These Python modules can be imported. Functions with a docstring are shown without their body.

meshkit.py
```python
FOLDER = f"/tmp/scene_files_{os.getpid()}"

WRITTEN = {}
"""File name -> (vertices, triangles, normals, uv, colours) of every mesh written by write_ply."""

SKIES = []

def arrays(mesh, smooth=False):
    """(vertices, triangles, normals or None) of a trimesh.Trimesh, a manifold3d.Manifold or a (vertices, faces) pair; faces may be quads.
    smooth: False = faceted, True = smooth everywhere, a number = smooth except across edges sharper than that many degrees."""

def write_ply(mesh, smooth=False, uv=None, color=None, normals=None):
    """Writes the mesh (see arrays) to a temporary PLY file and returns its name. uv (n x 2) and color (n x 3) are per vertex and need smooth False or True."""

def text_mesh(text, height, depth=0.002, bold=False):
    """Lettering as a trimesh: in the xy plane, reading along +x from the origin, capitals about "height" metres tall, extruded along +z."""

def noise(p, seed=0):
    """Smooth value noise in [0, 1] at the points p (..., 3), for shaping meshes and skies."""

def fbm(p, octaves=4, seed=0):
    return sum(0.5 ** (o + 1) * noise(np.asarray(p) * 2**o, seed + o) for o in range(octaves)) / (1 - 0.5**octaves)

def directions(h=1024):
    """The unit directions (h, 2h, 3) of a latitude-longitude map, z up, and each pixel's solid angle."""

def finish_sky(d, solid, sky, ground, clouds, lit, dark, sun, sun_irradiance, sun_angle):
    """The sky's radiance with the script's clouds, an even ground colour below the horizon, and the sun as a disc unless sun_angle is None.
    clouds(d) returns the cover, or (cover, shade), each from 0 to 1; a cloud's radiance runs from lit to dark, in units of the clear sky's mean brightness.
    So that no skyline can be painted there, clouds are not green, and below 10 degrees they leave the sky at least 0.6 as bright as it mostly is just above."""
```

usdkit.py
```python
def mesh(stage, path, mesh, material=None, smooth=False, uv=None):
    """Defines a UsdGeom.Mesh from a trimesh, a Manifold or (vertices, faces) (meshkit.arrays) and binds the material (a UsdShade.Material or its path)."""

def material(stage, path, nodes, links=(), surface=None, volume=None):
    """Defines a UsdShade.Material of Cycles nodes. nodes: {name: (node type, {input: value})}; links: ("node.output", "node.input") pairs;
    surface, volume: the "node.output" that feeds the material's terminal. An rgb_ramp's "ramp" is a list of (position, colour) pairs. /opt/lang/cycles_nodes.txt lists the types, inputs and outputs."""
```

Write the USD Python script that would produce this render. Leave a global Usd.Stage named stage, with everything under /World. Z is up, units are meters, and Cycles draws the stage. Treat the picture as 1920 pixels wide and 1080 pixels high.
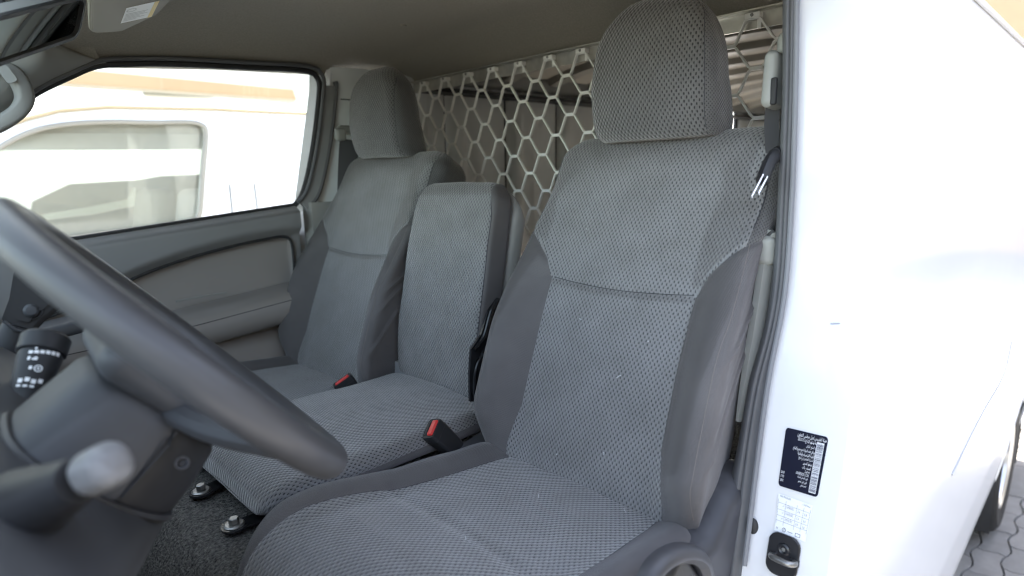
import math, random, glob, unicodedata
import numpy as np, trimesh, usdkit, meshkit
import shapely, shapely.affinity
from shapely.geometry import Polygon, Point, LineString
from manifold3d import Manifold
from pxr import Usd, UsdGeom, UsdLux, UsdShade, Gf, Sdf, Vt

random.seed(7); rng = np.random.default_rng(7)
stage = Usd.Stage.CreateInMemory()
UsdGeom.SetStageUpAxis(stage, 'Z'); UsdGeom.SetStageMetersPerUnit(stage, 1.0)
UsdGeom.Xform.Define(stage, '/World'); UsdGeom.Scope.Define(stage, '/World/Looks')

# ------------------------------------------------------------------ camera, sky, sun, exposure
# axes: +x = rear of the van, +y = passenger side, z up; z = 0 is about the cabin floor
F = 1137.0                                            # focal length in pixels of a 1920 wide picture
_vx = np.array([1170., -255., F]); _vy = np.array([-1145., -182., F])
_ex = _vx / np.linalg.norm(_vx); _ey = _vy - _ex * (_vy @ _ex); _ey /= np.linalg.norm(_ey)
CM = np.stack([_ex, _ey, np.cross(_ex, _ey)])         # rows: world axes seen from the camera (right, down, forward)
C = np.array([-1.0, -1.07, 1.05])
cam = UsdGeom.Camera.Define(stage, '/World/camera')
_r, _u, _b = CM[:, 0], -CM[:, 1], -CM[:, 2]
cam.AddTransformOp().Set(Gf.Matrix4d(*[float(v) for row in (np.r_[_r, 0], np.r_[_u, 0], np.r_[_b, 0], np.r_[C, 1]) for v in row]))
cam.CreateHorizontalApertureAttr(36.0); cam.CreateVerticalApertureAttr(20.25); cam.CreateFocalLengthAttr(36.0 * F / 1920)
cam.CreateFStopAttr(2.8); cam.CreateFocusDistanceAttr(1.12); cam.CreateClippingRangeAttr(Gf.Vec2f(0.05, 1000))
EXPOSURE = 2.92
cam.CreateExposureAttr(EXPOSURE)
SUN = np.array([0.60, 0.42, 1.25]); SUN /= np.linalg.norm(SUN)
dome = UsdLux.DomeLight.Define(stage, '/World/sky')
dome.GetPrim().SetCustomDataByKey('kind', 'structure')
sky = usdkit.material(stage, '/World/Looks/sky_look', {
    's': ('sky_texture', {'sky_type': 'single_scattering', 'sun_disc': False, 'sun_elevation': float(np.arcsin(SUN[2])), 'sun_rotation': float(np.arctan2(SUN[0], SUN[1])),
                          'altitude': 20.0, 'air_density': 1.0, 'aerosol_density': 1.5, 'ozone_density': 1.0}),
    'h': ('hsv', {'hue': 0.5, 'saturation': 0.74, 'value': 1.0, 'fac': 1.0}), 'w': ('mix_color', {'blend_type': 'multiply', 'fac': 1.0, 'b': (1.0, 0.945, 0.90), 'use_clamp': False}),   # a milky, hazy sky
    'b': ('background_shader', {'strength': 0.15})}, [('s.color', 'h.color'), ('h.color', 'w.a'), ('w.result', 'b.color')], surface='b.background')
UsdShade.MaterialBindingAPI.Apply(dome.GetPrim()).Bind(sky)
sun = UsdLux.DistantLight.Define(stage, '/World/sun')
sun.CreateNormalizeAttr(True); sun.CreateIntensityAttr(1.0); sun.CreateAngleAttr(0.53); sun.CreateColorAttr(Gf.Vec3f(1.0, 0.94, 0.84))
_z = SUN; _x = np.cross([0, 0, 1.], _z); _x /= np.linalg.norm(_x); _y = np.cross(_z, _x)
sun.AddTransformOp().Set(Gf.Matrix4d(*[float(v) for row in (np.r_[_x, 0], np.r_[_y, 0], np.r_[_z, 0], [0, 0, 5, 1]) for v in row]))

def ray(px, py): return CM @ np.array([(px - 960) / F, (py - 540) / F, 1.0])
def at(px, py, x=None, y=None, z=None, d=None):       # a point of the photograph on a known plane of the place
    r = ray(px, py)
    if d is not None: return C + r * d
    k, v = (0, x) if x is not None else (1, y) if y is not None else (2, z)
    return C + r * ((v - C[k]) / r[k])
def at_plane(px, py, P0, n):
    r = ray(px, py); return C + r * (((np.asarray(P0) - C) @ n) / (r @ n))

# ------------------------------------------------------------------ helpers: prims
_used = {}
def _path(parent, name):
    k = (parent, name); i = _used.get(k, -1) + 1; _used[k] = i
    return f'{parent}/{name}' + (f'_{i:03d}' if i else '')
_loc = {}
def thing(name, label, cat, loc=(0, 0, 0), group=None, kind=None):
    p = _path('/World', name); x = UsdGeom.Xform.Define(stage, p); x.AddTranslateOp().Set(Gf.Vec3d(*[float(v) for v in loc]))
    _loc[p] = np.array(loc, float); o = x.GetPrim()
    for k, v in (('label', label), ('category', cat), ('group', group), ('kind', kind)):
        if v: o.SetCustomDataByKey(k, v)
    return p
def part(parent, name, mesh, mat, smooth=35, label=None, uv=None, normals=None, kind=None):
    p = _path(parent, name)
    loc = _loc.get(parent, np.zeros(3)); _loc[p] = loc
    if normals is not None:
        v, f = mesh; m = usdkit.mesh(stage, p, (np.asarray(v) - loc, f), mat, smooth=False, uv=uv)
        m.CreateNormalsAttr(Vt.Vec3fArray.FromNumpy(np.asarray(normals, np.float32))); m.SetNormalsInterpolation('vertex')
    else:
        v, f, _ = meshkit.arrays(mesh); m = usdkit.mesh(stage, p, (v - loc, f), mat, smooth=smooth, uv=uv)
    if label: m.GetPrim().SetCustomDataByKey('label', label)
    if kind: m.GetPrim().SetCustomDataByKey('kind', kind)
    return p
def structure(name, mesh, mat, smooth=35):
    p = part('/World', name, mesh, mat, smooth); stage.GetPrimAtPath(p).SetCustomDataByKey('kind', 'structure'); return p

# ------------------------------------------------------------------ helpers: shapes
def T(m, M): m = m.copy(); m.apply_transform(M); return m
def frame(o, x, y, z):
    M = np.eye(4); M[:3, 0], M[:3, 1], M[:3, 2], M[:3, 3] = x, y, z, o; return M
def basis(z, up=(0, 0, 1)):
    z = np.asarray(z, float) / np.linalg.norm(z); x = np.cross(up, z)
    if np.linalg.norm(x) < 1e-6: x = np.array([1., 0, 0])
    x /= np.linalg.norm(x); return x, np.cross(z, x), z
def cat(*ms): return trimesh.util.concatenate([m for m in ms])
def box(lo, hi): m = trimesh.creation.box(extents=np.subtract(hi, lo)); m.apply_translation((np.add(lo, hi)) / 2); return m
def rbox(size, r, seg=3, M=None):
    s = trimesh.creation.icosphere(subdivisions=seg, radius=r).vertices; h = np.array(size) / 2 - r
    pts = np.vstack([s + h * np.array(k) for k in np.ndindex(2, 2, 2)]) if False else np.vstack([s + h * (2 * np.array(k) - 1) for k in np.ndindex(2, 2, 2)])
    m = trimesh.convex.convex_hull(pts)
    return T(m, M) if M is not None else m
def grid(P, flip=False, closed_u=False):
    P = np.asarray(P, float); n, m = P.shape[:2]; idx = np.arange(n * m).reshape(n, m)
    if closed_u: idx = np.c_[idx, idx[:, :1]]
    a, b, c, d = idx[:-1, :-1].ravel(), idx[:-1, 1:].ravel(), idx[1:, 1:].ravel(), idx[1:, :-1].ravel()
    f = np.vstack([np.c_[a, b, c], np.c_[a, c, d]])
    if flip: f = f[:, ::-1]
    return trimesh.Trimesh(P.reshape(-1, 3), f, process=False)
def spline(pts, n, closed=False):
    from scipy.interpolate import CubicSpline
    p = np.asarray(pts, float)
    if closed: p = np.vstack([p, p[:1]])
    t = np.r_[0, np.cumsum(np.linalg.norm(np.diff(p, axis=0), axis=1) ** .5)]
    s = CubicSpline(t, p, bc_type='periodic' if closed else 'natural')
    return s(np.linspace(0, t[-1], n, endpoint=not closed))
def sweep(path, prof, up=(0, 0, 1), closed=False, scale=None, caps=True):
    """prof: closed list of (side, up) offsets; swept along the path with a steady up direction."""
    p = np.asarray(path, float); n = len(p)
    t = (np.roll(p, -1, 0) - np.roll(p, 1, 0)) if closed else np.gradient(p, axis=0)
    t /= np.linalg.norm(t, axis=1, keepdims=True); R = []
    up = np.broadcast_to(np.asarray(up, float), p.shape)
    for i in range(n):
        s = np.cross(t[i], up[i]); s /= max(np.linalg.norm(s), 1e-9); u = np.cross(s, t[i])
        k = 1 if scale is None else scale[i]
        R.append([p[i] + k * (a * s + b * u) for a, b in prof])
    if closed: R.append(R[0])
    m = grid(R, closed_u=True)
    if caps and not closed:
        k = len(prof); v = np.vstack([m.vertices, np.mean(R[0], 0), np.mean(R[-1], 0)]); N = len(m.vertices)
        i = np.arange(k); j = (i + 1) % k
        m = trimesh.Trimesh(v, np.vstack([m.faces, np.c_[j, i, np.full(k, N)], np.c_[i + N - k, j + N - k, np.full(k, N + 1)]]), process=False)
    trimesh.repair.fix_normals(m) if False else None
    return m
def circ(r, n=12, ry=None): a = np.linspace(0, 2 * np.pi, n, endpoint=False); return np.c_[r * np.cos(a), (ry or r) * np.sin(a)]
def tube(path, r, n=10, closed=False, scale=None, up=(0, 0, 1)): return sweep(path, circ(r, n), up, closed, scale)
def rod(a, b, r, n=16, r2=None):
    a, b = np.asarray(a, float), np.asarray(b, float); x, y, z = basis(b - a); L = np.linalg.norm(b - a)
    return T(revolve([(0, 0), (r, 0), (r2 or r, L), (0, L)], n), frame(a, x, y, z))
def revolve(prof, n=32): return trimesh.creation.revolve(np.array(prof, float), sections=n)
def lathe(prof, a, axis, n=32): return T(revolve(prof, n), frame(np.asarray(a, float), *basis(axis)))
def slab(poly, t, M, bev=0.0):
    """A flat outline with thickness t and chamfered rims, laid out by the frame M (outline in its xy plane)."""
    if bev:
        a = trimesh.creation.extrude_polygon(poly, t - 2 * bev, engine='earcut'); a.apply_translation([0, 0, bev])
        inner = poly.buffer(-bev); b = trimesh.creation.extrude_polygon(inner, t, engine='earcut')
        try:
            hull = trimesh.convex.convex_hull(np.vstack([a.vertices, b.vertices])) if abs(poly.convex_hull.area - poly.area) < 1e-4 * poly.area else cat(a, b)
        except Exception: hull = cat(a, b)
        return T(hull, M)
    return T(trimesh.creation.extrude_polygon(poly, t, engine='earcut'), M)
def rrect(w, h, r): return shapely.box(-w / 2 + r, -h / 2 + r, w / 2 - r, h / 2 - r).buffer(r, quad_segs=6)
def sm(x, a, b): t = np.clip((np.asarray(x, float) - a) / (b - a), 0, 1); return t * t * (3 - 2 * t)
def vnormals(v, f):
    n = np.zeros_like(v); c = np.cross(v[f[:, 1]] - v[f[:, 0]], v[f[:, 2]] - v[f[:, 0]])
    for k in range(3): np.add.at(n, f[:, k], c)
    return n / np.maximum(np.linalg.norm(n, axis=1, keepdims=True), 1e-12)
def cut(A, f, g):
    """Splits triangles f over vertex rows A along g = 0; returns (A_neg, f_neg), (A_pos, f_pos)."""
    A = np.asarray(A, float); g = np.where(np.abs(g) < 1e-7, 1e-7, g); s = g[f] > 0; k = s.sum(1)
    neg, pos = [f[k == 0]], [f[k == 3]]; extra, made = [], {}
    def mid(a, b):
        key = (min(a, b), max(a, b))
        if key not in made:
            t = g[a] / (g[a] - g[b]); made[key] = len(A) + len(extra); extra.append(A[a] + (A[b] - A[a]) * t)
        return made[key]
    nl, pl = [], []
    for tri, sg, kk in zip(f[(k == 1) | (k == 2)], s[(k == 1) | (k == 2)], k[(k == 1) | (k == 2)]):
        i = int(np.where(sg == (kk == 1))[0][0]); a, b, c = tri[i], tri[(i + 1) % 3], tri[(i + 2) % 3]
        ab, ac = mid(a, b), mid(a, c); one, two = [(a, ab, ac)], [(ab, b, c), (ab, c, ac)]
        (pl if kk == 1 else nl).extend(one); (nl if kk == 1 else pl).extend(two)
    B = np.vstack([A] + ([np.array(extra)] if extra else []))
    def pack(fs, more):
        ff = np.vstack([fs[0].reshape(-1, 3)] + ([np.array(more)] if more else [])).astype(int)
        if not len(ff): return np.zeros((0, A.shape[1])), ff
        u, inv = np.unique(ff, return_inverse=True); return B[u], inv.reshape(-1, 3)
    return pack(neg, nl), pack(pos, pl)

# ------------------------------------------------------------------ materials
def pm(name, color, rough=0.5, metallic=0.0, vary=None, bump=None, **kw):
    """Principled material; vary=(scale, amount) mottles the colour, bump=(scale, height in metres)."""
    nodes = {'p': ('principled_bsdf', {'base_color': color, 'roughness': rough, 'metallic': metallic, **kw}), 'g': ('texture_coordinate', {})}; links = []
    if vary:
        nodes['n'] = ('noise_texture', {'scale': vary[0], 'detail': 4.0, 'roughness': 0.6})
        c = np.array(color); nodes['r'] = ('rgb_ramp', {'ramp': [(0.3, tuple(c * (1 - vary[1]))), (0.7, tuple(np.minimum(c * (1 + vary[1]), 1)))]})
        links += [('g.object', 'n.vector'), ('n.fac', 'r.fac'), ('r.color', 'p.base_color')]
    if bump:
        nodes['bn'] = ('noise_texture', {'scale': bump[0], 'detail': 3.0}); nodes['b'] = ('bump', {'distance': bump[1], 'strength': 1.0})
        links += [('g.object', 'bn.vector'), ('bn.fac', 'b.height'), ('b.normal', 'p.normal')]
    return usdkit.material(stage, '/World/Looks/' + name, nodes, links, surface='p.BSDF')

def knit(name, light, dark, pu, pv, depth=0.0012, lo=0.22, hi=0.62):
    """Knitted upholstery: a staggered grid of small dark ticks between raised light loops, laid out by the seat cover's own lengths in metres."""
    m = lambda kind, **k: ('math', {'math_type': kind, **k})
    N = {'uv': ('uvmap', {'attribute': 'st'}), 'nz': ('noise_texture', {'scale': 90.0, 'detail': 2.0}), 'nzs': ('vector_math', {'math_type': 'scale', 'scale': 0.0034}) if False else ('mapping', {'mapping_type': 'point', 'scale': (1., 1., 1.)}),
         's': ('separate_xyz', {}), 'dn': ('noise_texture', {'scale': 130.0, 'detail': 1.0}), 'dm': ('vector_math', {'math_type': 'scale', 'scale': 0.0022}), 'da': ('vector_math', {'math_type': 'add'}),
         'a': m('multiply', value2=2 * math.pi / pu), 'b': m('multiply', value2=2 * math.pi / pv), 'ca': m('cosine'), 'cb': m('cosine'), 'd': m('multiply'),
         'sl': m('multiply_add', value2=0.35), 'ab': m('absolute'), 'd2': m('multiply'), 't': ('map_range', {'range_type': 'smoothstep', 'from_min': lo, 'from_max': hi, 'to_min': 0.0, 'to_max': 1.0, 'clamp': True}),
         'wob': ('noise_texture', {'scale': 11.0, 'detail': 5.0, 'roughness': 0.6}), 'wr': ('rgb_ramp', {'ramp': [(0.3, (0.84, 0.835, 0.82)), (0.7, (1.12, 1.12, 1.13))]}),
         'fz': ('noise_texture', {'scale': 900.0, 'detail': 2.0}), 'fr': ('rgb_ramp', {'ramp': [(0.25, (0.7, 0.7, 0.7)), (0.75, (1.25, 1.25, 1.25))]}),
         'c': ('mix_color', {'blend_type': 'mix', 'a': light, 'b': dark}), 'c2': ('mix_color', {'blend_type': 'multiply', 'fac': 1.0}), 'c3': ('mix_color', {'blend_type': 'multiply', 'fac': 0.8}),
         'h': m('multiply', value2=-1.0), 'hf': m('multiply_add', value2=0.35), 'bm': ('bump', {'distance': depth, 'strength': 0.8}),
         'p': ('principled_bsdf', {'roughness': 0.9, 'specular_ior_level': 0.2, 'sheen_weight': 0.45, 'sheen_roughness': 0.45, 'sheen_tint': (1.0, 0.98, 0.95)})}
    L = [('uv.UV', 'dn.vector'), ('dn.color', 'dm.vector1'), ('dm.vector', 'da.vector1'), ('uv.UV', 'da.vector2'), ('da.vector', 's.vector'), ('s.x', 'a.value1'), ('s.y', 'b.value1'), ('a.value', 'ca.value1'), ('b.value', 'cb.value1'),
         ('ca.value', 'd.value1'), ('cb.value', 'd.value2'), ('ca.value', 'ab.value1'), ('ab.value', 'd2.value1'), ('d.value', 'd2.value2'), ('d2.value', 't.value'), ('t.result', 'c.fac'),
         ('uv.UV', 'wob.vector'), ('wob.fac', 'wr.fac'), ('uv.UV', 'fz.vector'), ('fz.fac', 'fr.fac'), ('c.result', 'c2.a'), ('wr.color', 'c2.b'), ('c2.result', 'c3.a'), ('fr.color', 'c3.b'), ('c3.result', 'p.base_color'),
         ('d2.value', 'h.value1'), ('fz.fac', 'hf.value1'), ('h.value', 'hf.value3'), ('hf.value', 'bm.height'), ('bm.normal', 'p.normal')]
    for k in ('nz', 'nzs', 'sl'): N.pop(k)
    return usdkit.material(stage, '/World/Looks/' + name, N, L, surface='p.BSDF')

def twill(name, color, pitch=0.0022):
    """Plain woven bolster cloth: fine diagonal ribs in the cover's own lengths, with slight soiling."""
    N = {'uv': ('uvmap', {'attribute': 'st'}), 'mp': ('mapping', {'mapping_type': 'point', 'rotation': (0, 0, 0.7), 'scale': (1, 1, 1)}), 's': ('separate_xyz', {}),
         'a': ('math', {'math_type': 'multiply', 'value2': 2 * math.pi / pitch}), 'w': ('math', {'math_type': 'cosine'}),
         'n': ('noise_texture', {'scale': 9.0, 'detail': 5.0, 'roughness': 0.6}), 'r': ('rgb_ramp', {'ramp': [(0.3, tuple(np.array(color) * 0.86)), (0.7, tuple(np.array(color) * 1.12))]}),
         'fz': ('noise_texture', {'scale': 700.0, 'detail': 2.0}), 'fr': ('rgb_ramp', {'ramp': [(0.25, (0.8, 0.8, 0.8)), (0.75, (1.2, 1.2, 1.2))]}),
         'c': ('mix_color', {'blend_type': 'multiply', 'fac': 1.0}), 'bm': ('bump', {'distance': 0.0003, 'strength': 0.6}),
         'p': ('principled_bsdf', {'roughness': 0.85, 'specular_ior_level': 0.25, 'sheen_weight': 0.2, 'sheen_roughness': 0.4})}
    L = [('uv.UV', 'mp.vector'), ('mp.vector', 's.vector'), ('s.x', 'a.value1'), ('a.value', 'w.value1'), ('w.value', 'bm.height'), ('bm.normal', 'p.normal'),
         ('uv.UV', 'n.vector'), ('n.fac', 'r.fac'), ('uv.UV', 'fz.vector'), ('fz.fac', 'fr.fac'), ('r.color', 'c.a'), ('fr.color', 'c.b'), ('c.result', 'p.base_color')]
    return usdkit.material(stage, '/World/Looks/' + name, N, L, surface='p.BSDF')

def pane(name, tint=(0.92, 0.97, 0.93), refl=0.9):
    return usdkit.material(stage, '/World/Looks/' + name, {'t': ('transparent_bsdf', {'color': tint}), 'g': ('glossy_bsdf', {'color': (refl,) * 3, 'roughness': 0.0}), 'f': ('fresnel', {'IOR': 1.45}), 'm': ('mix_closure', {})},
                           [('f.fac', 'm.fac'), ('t.BSDF', 'm.closure1'), ('g.BSDF', 'm.closure2')], surface='m.closure')

VEILED = usdkit.material(stage, '/World/Looks/veiled_window_glass', {'t': ('transparent_bsdf', {'color': (0.93, 0.95, 0.92)}), 'g': ('glossy_bsdf', {'color': (0.9, 0.9, 0.9), 'roughness': 0.0}), 'd': ('diffuse_bsdf', {'color': (0.62, 0.58, 0.46)}), 'f': ('fresnel', {'IOR': 1.5}), 'm': ('mix_closure', {}), 'k': ('mix_closure', {'fac': 0.16})},
    [('f.fac', 'm.fac'), ('t.BSDF', 'm.closure1'), ('g.BSDF', 'm.closure2'), ('m.closure', 'k.closure1'), ('d.BSDF', 'k.closure2')], surface='k.closure')  # pale diffuse mix paints haze and reflections onto the pane
KNIT = knit('seat_knit', (0.198, 0.197, 0.194), (0.052, 0.053, 0.055), 0.0084, 0.0118, lo=0.20, hi=0.62)
KNIT_HEAD_SHADED = knit('seat_knit_headrest_shaded', (0.120, 0.118, 0.115), (0.024, 0.024, 0.024), 0.0084, 0.0118, lo=0.16, hi=0.55)  # same knit as the seats, darkened to paint in the headrest shade
KNIT_SIDE = knit('seat_knit_side', (0.105, 0.103, 0.101), (0.035, 0.035, 0.036), 0.0062, 0.0066, depth=0.0007)
CLOTH = twill('bolster_cloth', (0.108, 0.102, 0.101))
THREAD = pm('seam_thread', (0.15, 0.135, 0.125), 0.85)
DARKTHREAD = pm('dark_seam_thread', (0.04, 0.04, 0.045), 0.9)
WHITE = pm('white_paint', (0.66, 0.665, 0.67), 0.22, vary=(3.0, 0.015), coat_weight=0.4, coat_roughness=0.08)
WHITE_IN = pm('white_inner_paint', (0.62, 0.64, 0.63), 0.45, vary=(5.0, 0.04))
HEAD = pm('headliner_cloth', (0.27, 0.245, 0.2), 0.95, vary=(260.0, 0.14), bump=(600.0, 0.0016), sheen_weight=0.1)
VISOR = pm('visor_vinyl', (0.30, 0.285, 0.24), 0.7, bump=(900.0, 0.0002))
TRIM = pm('grey_trim_plastic', (0.27, 0.268, 0.25), 0.55, bump=(1100.0, 0.0002))
DOORTOP = pm('dark_grey_door_plastic', (0.205, 0.205, 0.202), 0.5, bump=(900.0, 0.00025))
DOORIN = pm('warm_grey_door_vinyl', (0.27, 0.25, 0.232), 0.6, bump=(700.0, 0.0002))
BLACKP = pm('black_plastic', (0.018, 0.018, 0.019), 0.45, bump=(900.0, 0.0002), specular_ior_level=0.35)
DASH = pm('dark_dash_plastic', (0.045, 0.046, 0.049), 0.5, vary=(8.0, 0.06), bump=(700.0, 0.0003), specular_ior_level=0.4)
SHIELD = pm('charcoal_side_plastic', (0.045, 0.045, 0.049), 0.45, vary=(12.0, 0.1), bump=(800.0, 0.00025))
RIM = pm('wheel_rim_urethane', (0.05, 0.05, 0.052), 0.42, vary=(20.0, 0.06), bump=(500.0, 0.0002))
RUBBER = pm('black_rubber', (0.02, 0.02, 0.021), 0.55)
GREYRUB = pm('grey_weatherstrip', (0.085, 0.087, 0.09), 0.5, vary=(25.0, 0.08))
STEEL = pm('zinc_steel', (0.30, 0.295, 0.28), 0.42, 1.0, vary=(90.0, 0.12))
CHROME = pm('bright_metal', (0.8, 0.81, 0.84), 0.12, 1.0)
ALU = pm('mill_aluminium', (0.62, 0.60, 0.56), 0.33, 1.0, vary=(30.0, 0.15))
MESHP = pm('cream_powder_coat', (0.88, 0.87, 0.82), 0.3)
BLACKM = pm('black_painted_steel', (0.012, 0.012, 0.013), 0.22, vary=(30.0, 0.2))
RED = pm('red_release_button', (0.62, 0.035, 0.03), 0.35)
BELT = pm('dark_belt_webbing', (0.05, 0.05, 0.052), 0.7, bump=(1500.0, 0.0004))
CREAM = pm('light_grey_belt_plastic', (0.27, 0.275, 0.25), 0.4)
CARPET = pm('dark_needle_carpet', (0.10, 0.096, 0.088), 1.0, vary=(190.0, 0.9), bump=(260.0, 0.008))
GLASS = pane('window_glass', (0.955, 0.97, 0.95)); TINT = pane('laminated_glass', (0.86, 0.93, 0.86))
MIRROR = pm('mirror_silver', (0.85, 0.85, 0.83), 0.01, 1.0)
PAPER = pm('white_label_paper', (0.7, 0.72, 0.72), 0.4); INK = pm('dark_print', (0.03, 0.032, 0.06), 0.4); GREYINK = pm('grey_print', (0.10, 0.11, 0.14), 0.5)
BLACKLABEL = pm('blue_black_label_film', (0.006, 0.007, 0.016), 0.3, specular_ior_level=0.25); SILVERPRINT = pm('silver_print', (0.72, 0.73, 0.74), 0.35)
TYRE = pm('tyre_rubber', (0.013, 0.013, 0.013), 0.75, vary=(20.0, 0.2), bump=(120.0, 0.002))
PAVER = [pm(f'grey_paver_{k}', c, 0.85, vary=(9.0, 0.14), bump=(160.0, 0.003)) for k, c in (('a', (0.25, 0.243, 0.23)), ('b', (0.225, 0.218, 0.208)), ('c', (0.275, 0.265, 0.25)))]
SAND = pm('joint_sand', (0.20, 0.185, 0.165), 0.95, vary=(40.0, 0.2))
TANWALL = pm('tan_render', (0.36, 0.245, 0.14), 0.85, vary=(2.0, 0.06)); CREAMWALL = pm('cream_render', (0.62, 0.58, 0.50), 0.85, vary=(1.5, 0.05))

# ------------------------------------------------------------------ the outside: ground, paving, buildings, the neighbour's van
GZ = -0.77
structure('ground', box((-40, -40, GZ - 0.3), (40, 40, GZ - 0.025)), SAND, False)
paving = thing('pavement', 'pale grey wavy interlocking paving beside the van', 'paving', kind='structure')
def paver_outline(cx, cy, L=0.225, W=0.1125, g=0.004):
    """One wave-edged interlocking paver, long in x."""
    pts = []; n = 8
    wave = lambda t: 0.012 * np.sin(2 * np.pi * (cx - L / 2 + L * t) / L)
    for t in np.linspace(0, 1, n): pts.append((cx - L / 2 + L * t, cy - W / 2 + wave(t)))
    for t in np.linspace(0, 1, 5)[1:]: pts.append((cx + L / 2 + 0.008 * np.sin(2 * np.pi * t), cy - W / 2 + W * t))
    for t in np.linspace(1, 0, n)[1:]: pts.append((cx - L / 2 + L * t, cy + W / 2 + wave(t)))
    for t in np.linspace(1, 0, 5)[1:-1]: pts.append((cx - L / 2 + 0.008 * np.sin(2 * np.pi * t), cy - W / 2 + W * t))
    return Polygon(pts).buffer(-g, join_style=2)
_near, _far = [], []
for j in range(-14, 9):
    for i in range(-2, 30):
        cx, cy = 0.9 + 0.225 * i + (0.1125 if j % 2 else 0), -0.80 + 0.1125 * j
        d = -(cx - C[0]) * 0.0 + np.hypot(cx - 2.6, cy + 0.85)
        _near.append((d, cx, cy))
_near.sort()
for k, (d, cx, cy) in enumerate(_near):
    o = paver_outline(cx, cy); top = GZ + rng.uniform(-0.0025, 0.0015)
    m = slab(o, 0.04, frame((0, 0, top - 0.04), [1, 0, 0], [0, 1, 0], [0, 0, 1]))
    if k < 290: part(paving, 'paving_stone', m, PAVER[rng.integers(3)], False)
    else: _far.append(m)
part(paving, 'paving_field', cat(*_far), PAVER[0], False, kind='stuff')
structure('added_dark_road', box((-40, -40, GZ - 0.024), (40, -2.45, GZ - 0.004)), pm('added_asphalt', (0.05, 0.05, 0.05), 0.9, vary=(30.0, 0.2)), False)  # unseen dark road surface, added to cut light bouncing off the ground
structure('forecourt', cat(box((-40, 0.15, GZ - 0.024), (40, 40, GZ - 0.004)), box((-40, -2.45, GZ - 0.024), (0.3, 0.15, GZ - 0.004)), box((7.75, -2.45, GZ - 0.024), (40, 0.15, GZ - 0.004))), PAVER[2], False)

# tan building seen past the roof edge, and the pale house beyond the parked van
bl = thing('tan_building', 'plain tan rendered building behind the white van, at the upper right corner', 'building', (16, -1, GZ))
part(bl, 'wall', box((14, -9, GZ), (20, 3.0, 9)), TANWALL, False); part(bl, 'parapet', box((13.93, -9.07, 9), (20, 3.07, 9.35)), CREAMWALL, False)
hs = thing('pale_house', 'sunlit pale house with a tan beam and terrace openings beyond the side window', 'building', (0, 7, GZ))
part(hs, 'wall', box((-7, 6.6, GZ), (9, 9, 2.0)), pm('off_white_render', (0.74, 0.72, 0.66), 0.85, vary=(1.5, 0.04)), False)
part(hs, 'upper_wall', box((-7, 7.6, 2.0), (9, 9, 6.5)), CREAMWALL, False)
def wall_piece(name, pxs, Y, depth, mat):
    p = [at(a, b, y=Y) for a, b in pxs]; o = Polygon([(q[0], q[2]) for q in p])
    part(hs, name, slab(o, depth, frame((0, Y + depth, 0), [1, 0, 0], [0, 0, 1], [0, -1, 0])), mat, False)
wall_piece('beam', [(20, 118), (550, 168), (556, 186), (20, 148)], 5.6, 0.25, TANWALL)
wall_piece('eave', [(60, 142), (556, 184), (556, 190), (60, 152)], 5.62, 0.15, pm('pale_timber', (0.5, 0.45, 0.36), 0.7))
DARKGLASS = pm('dark_window_glass', (0.05, 0.055, 0.05), 0.1)
for q in ([(268, 160), (402, 172), (402, 182), (272, 176)], [(506, 182), (540, 184), (540, 188), (506, 186)], [(40, 175), (58, 175), (58, 190), (42, 190)]): wall_piece('window_opening', q, 6.52, 0.07, pm('olive_shade', (0.18, 0.17, 0.12), 0.7) if q[0][0] == 268 else DARKGLASS)
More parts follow.
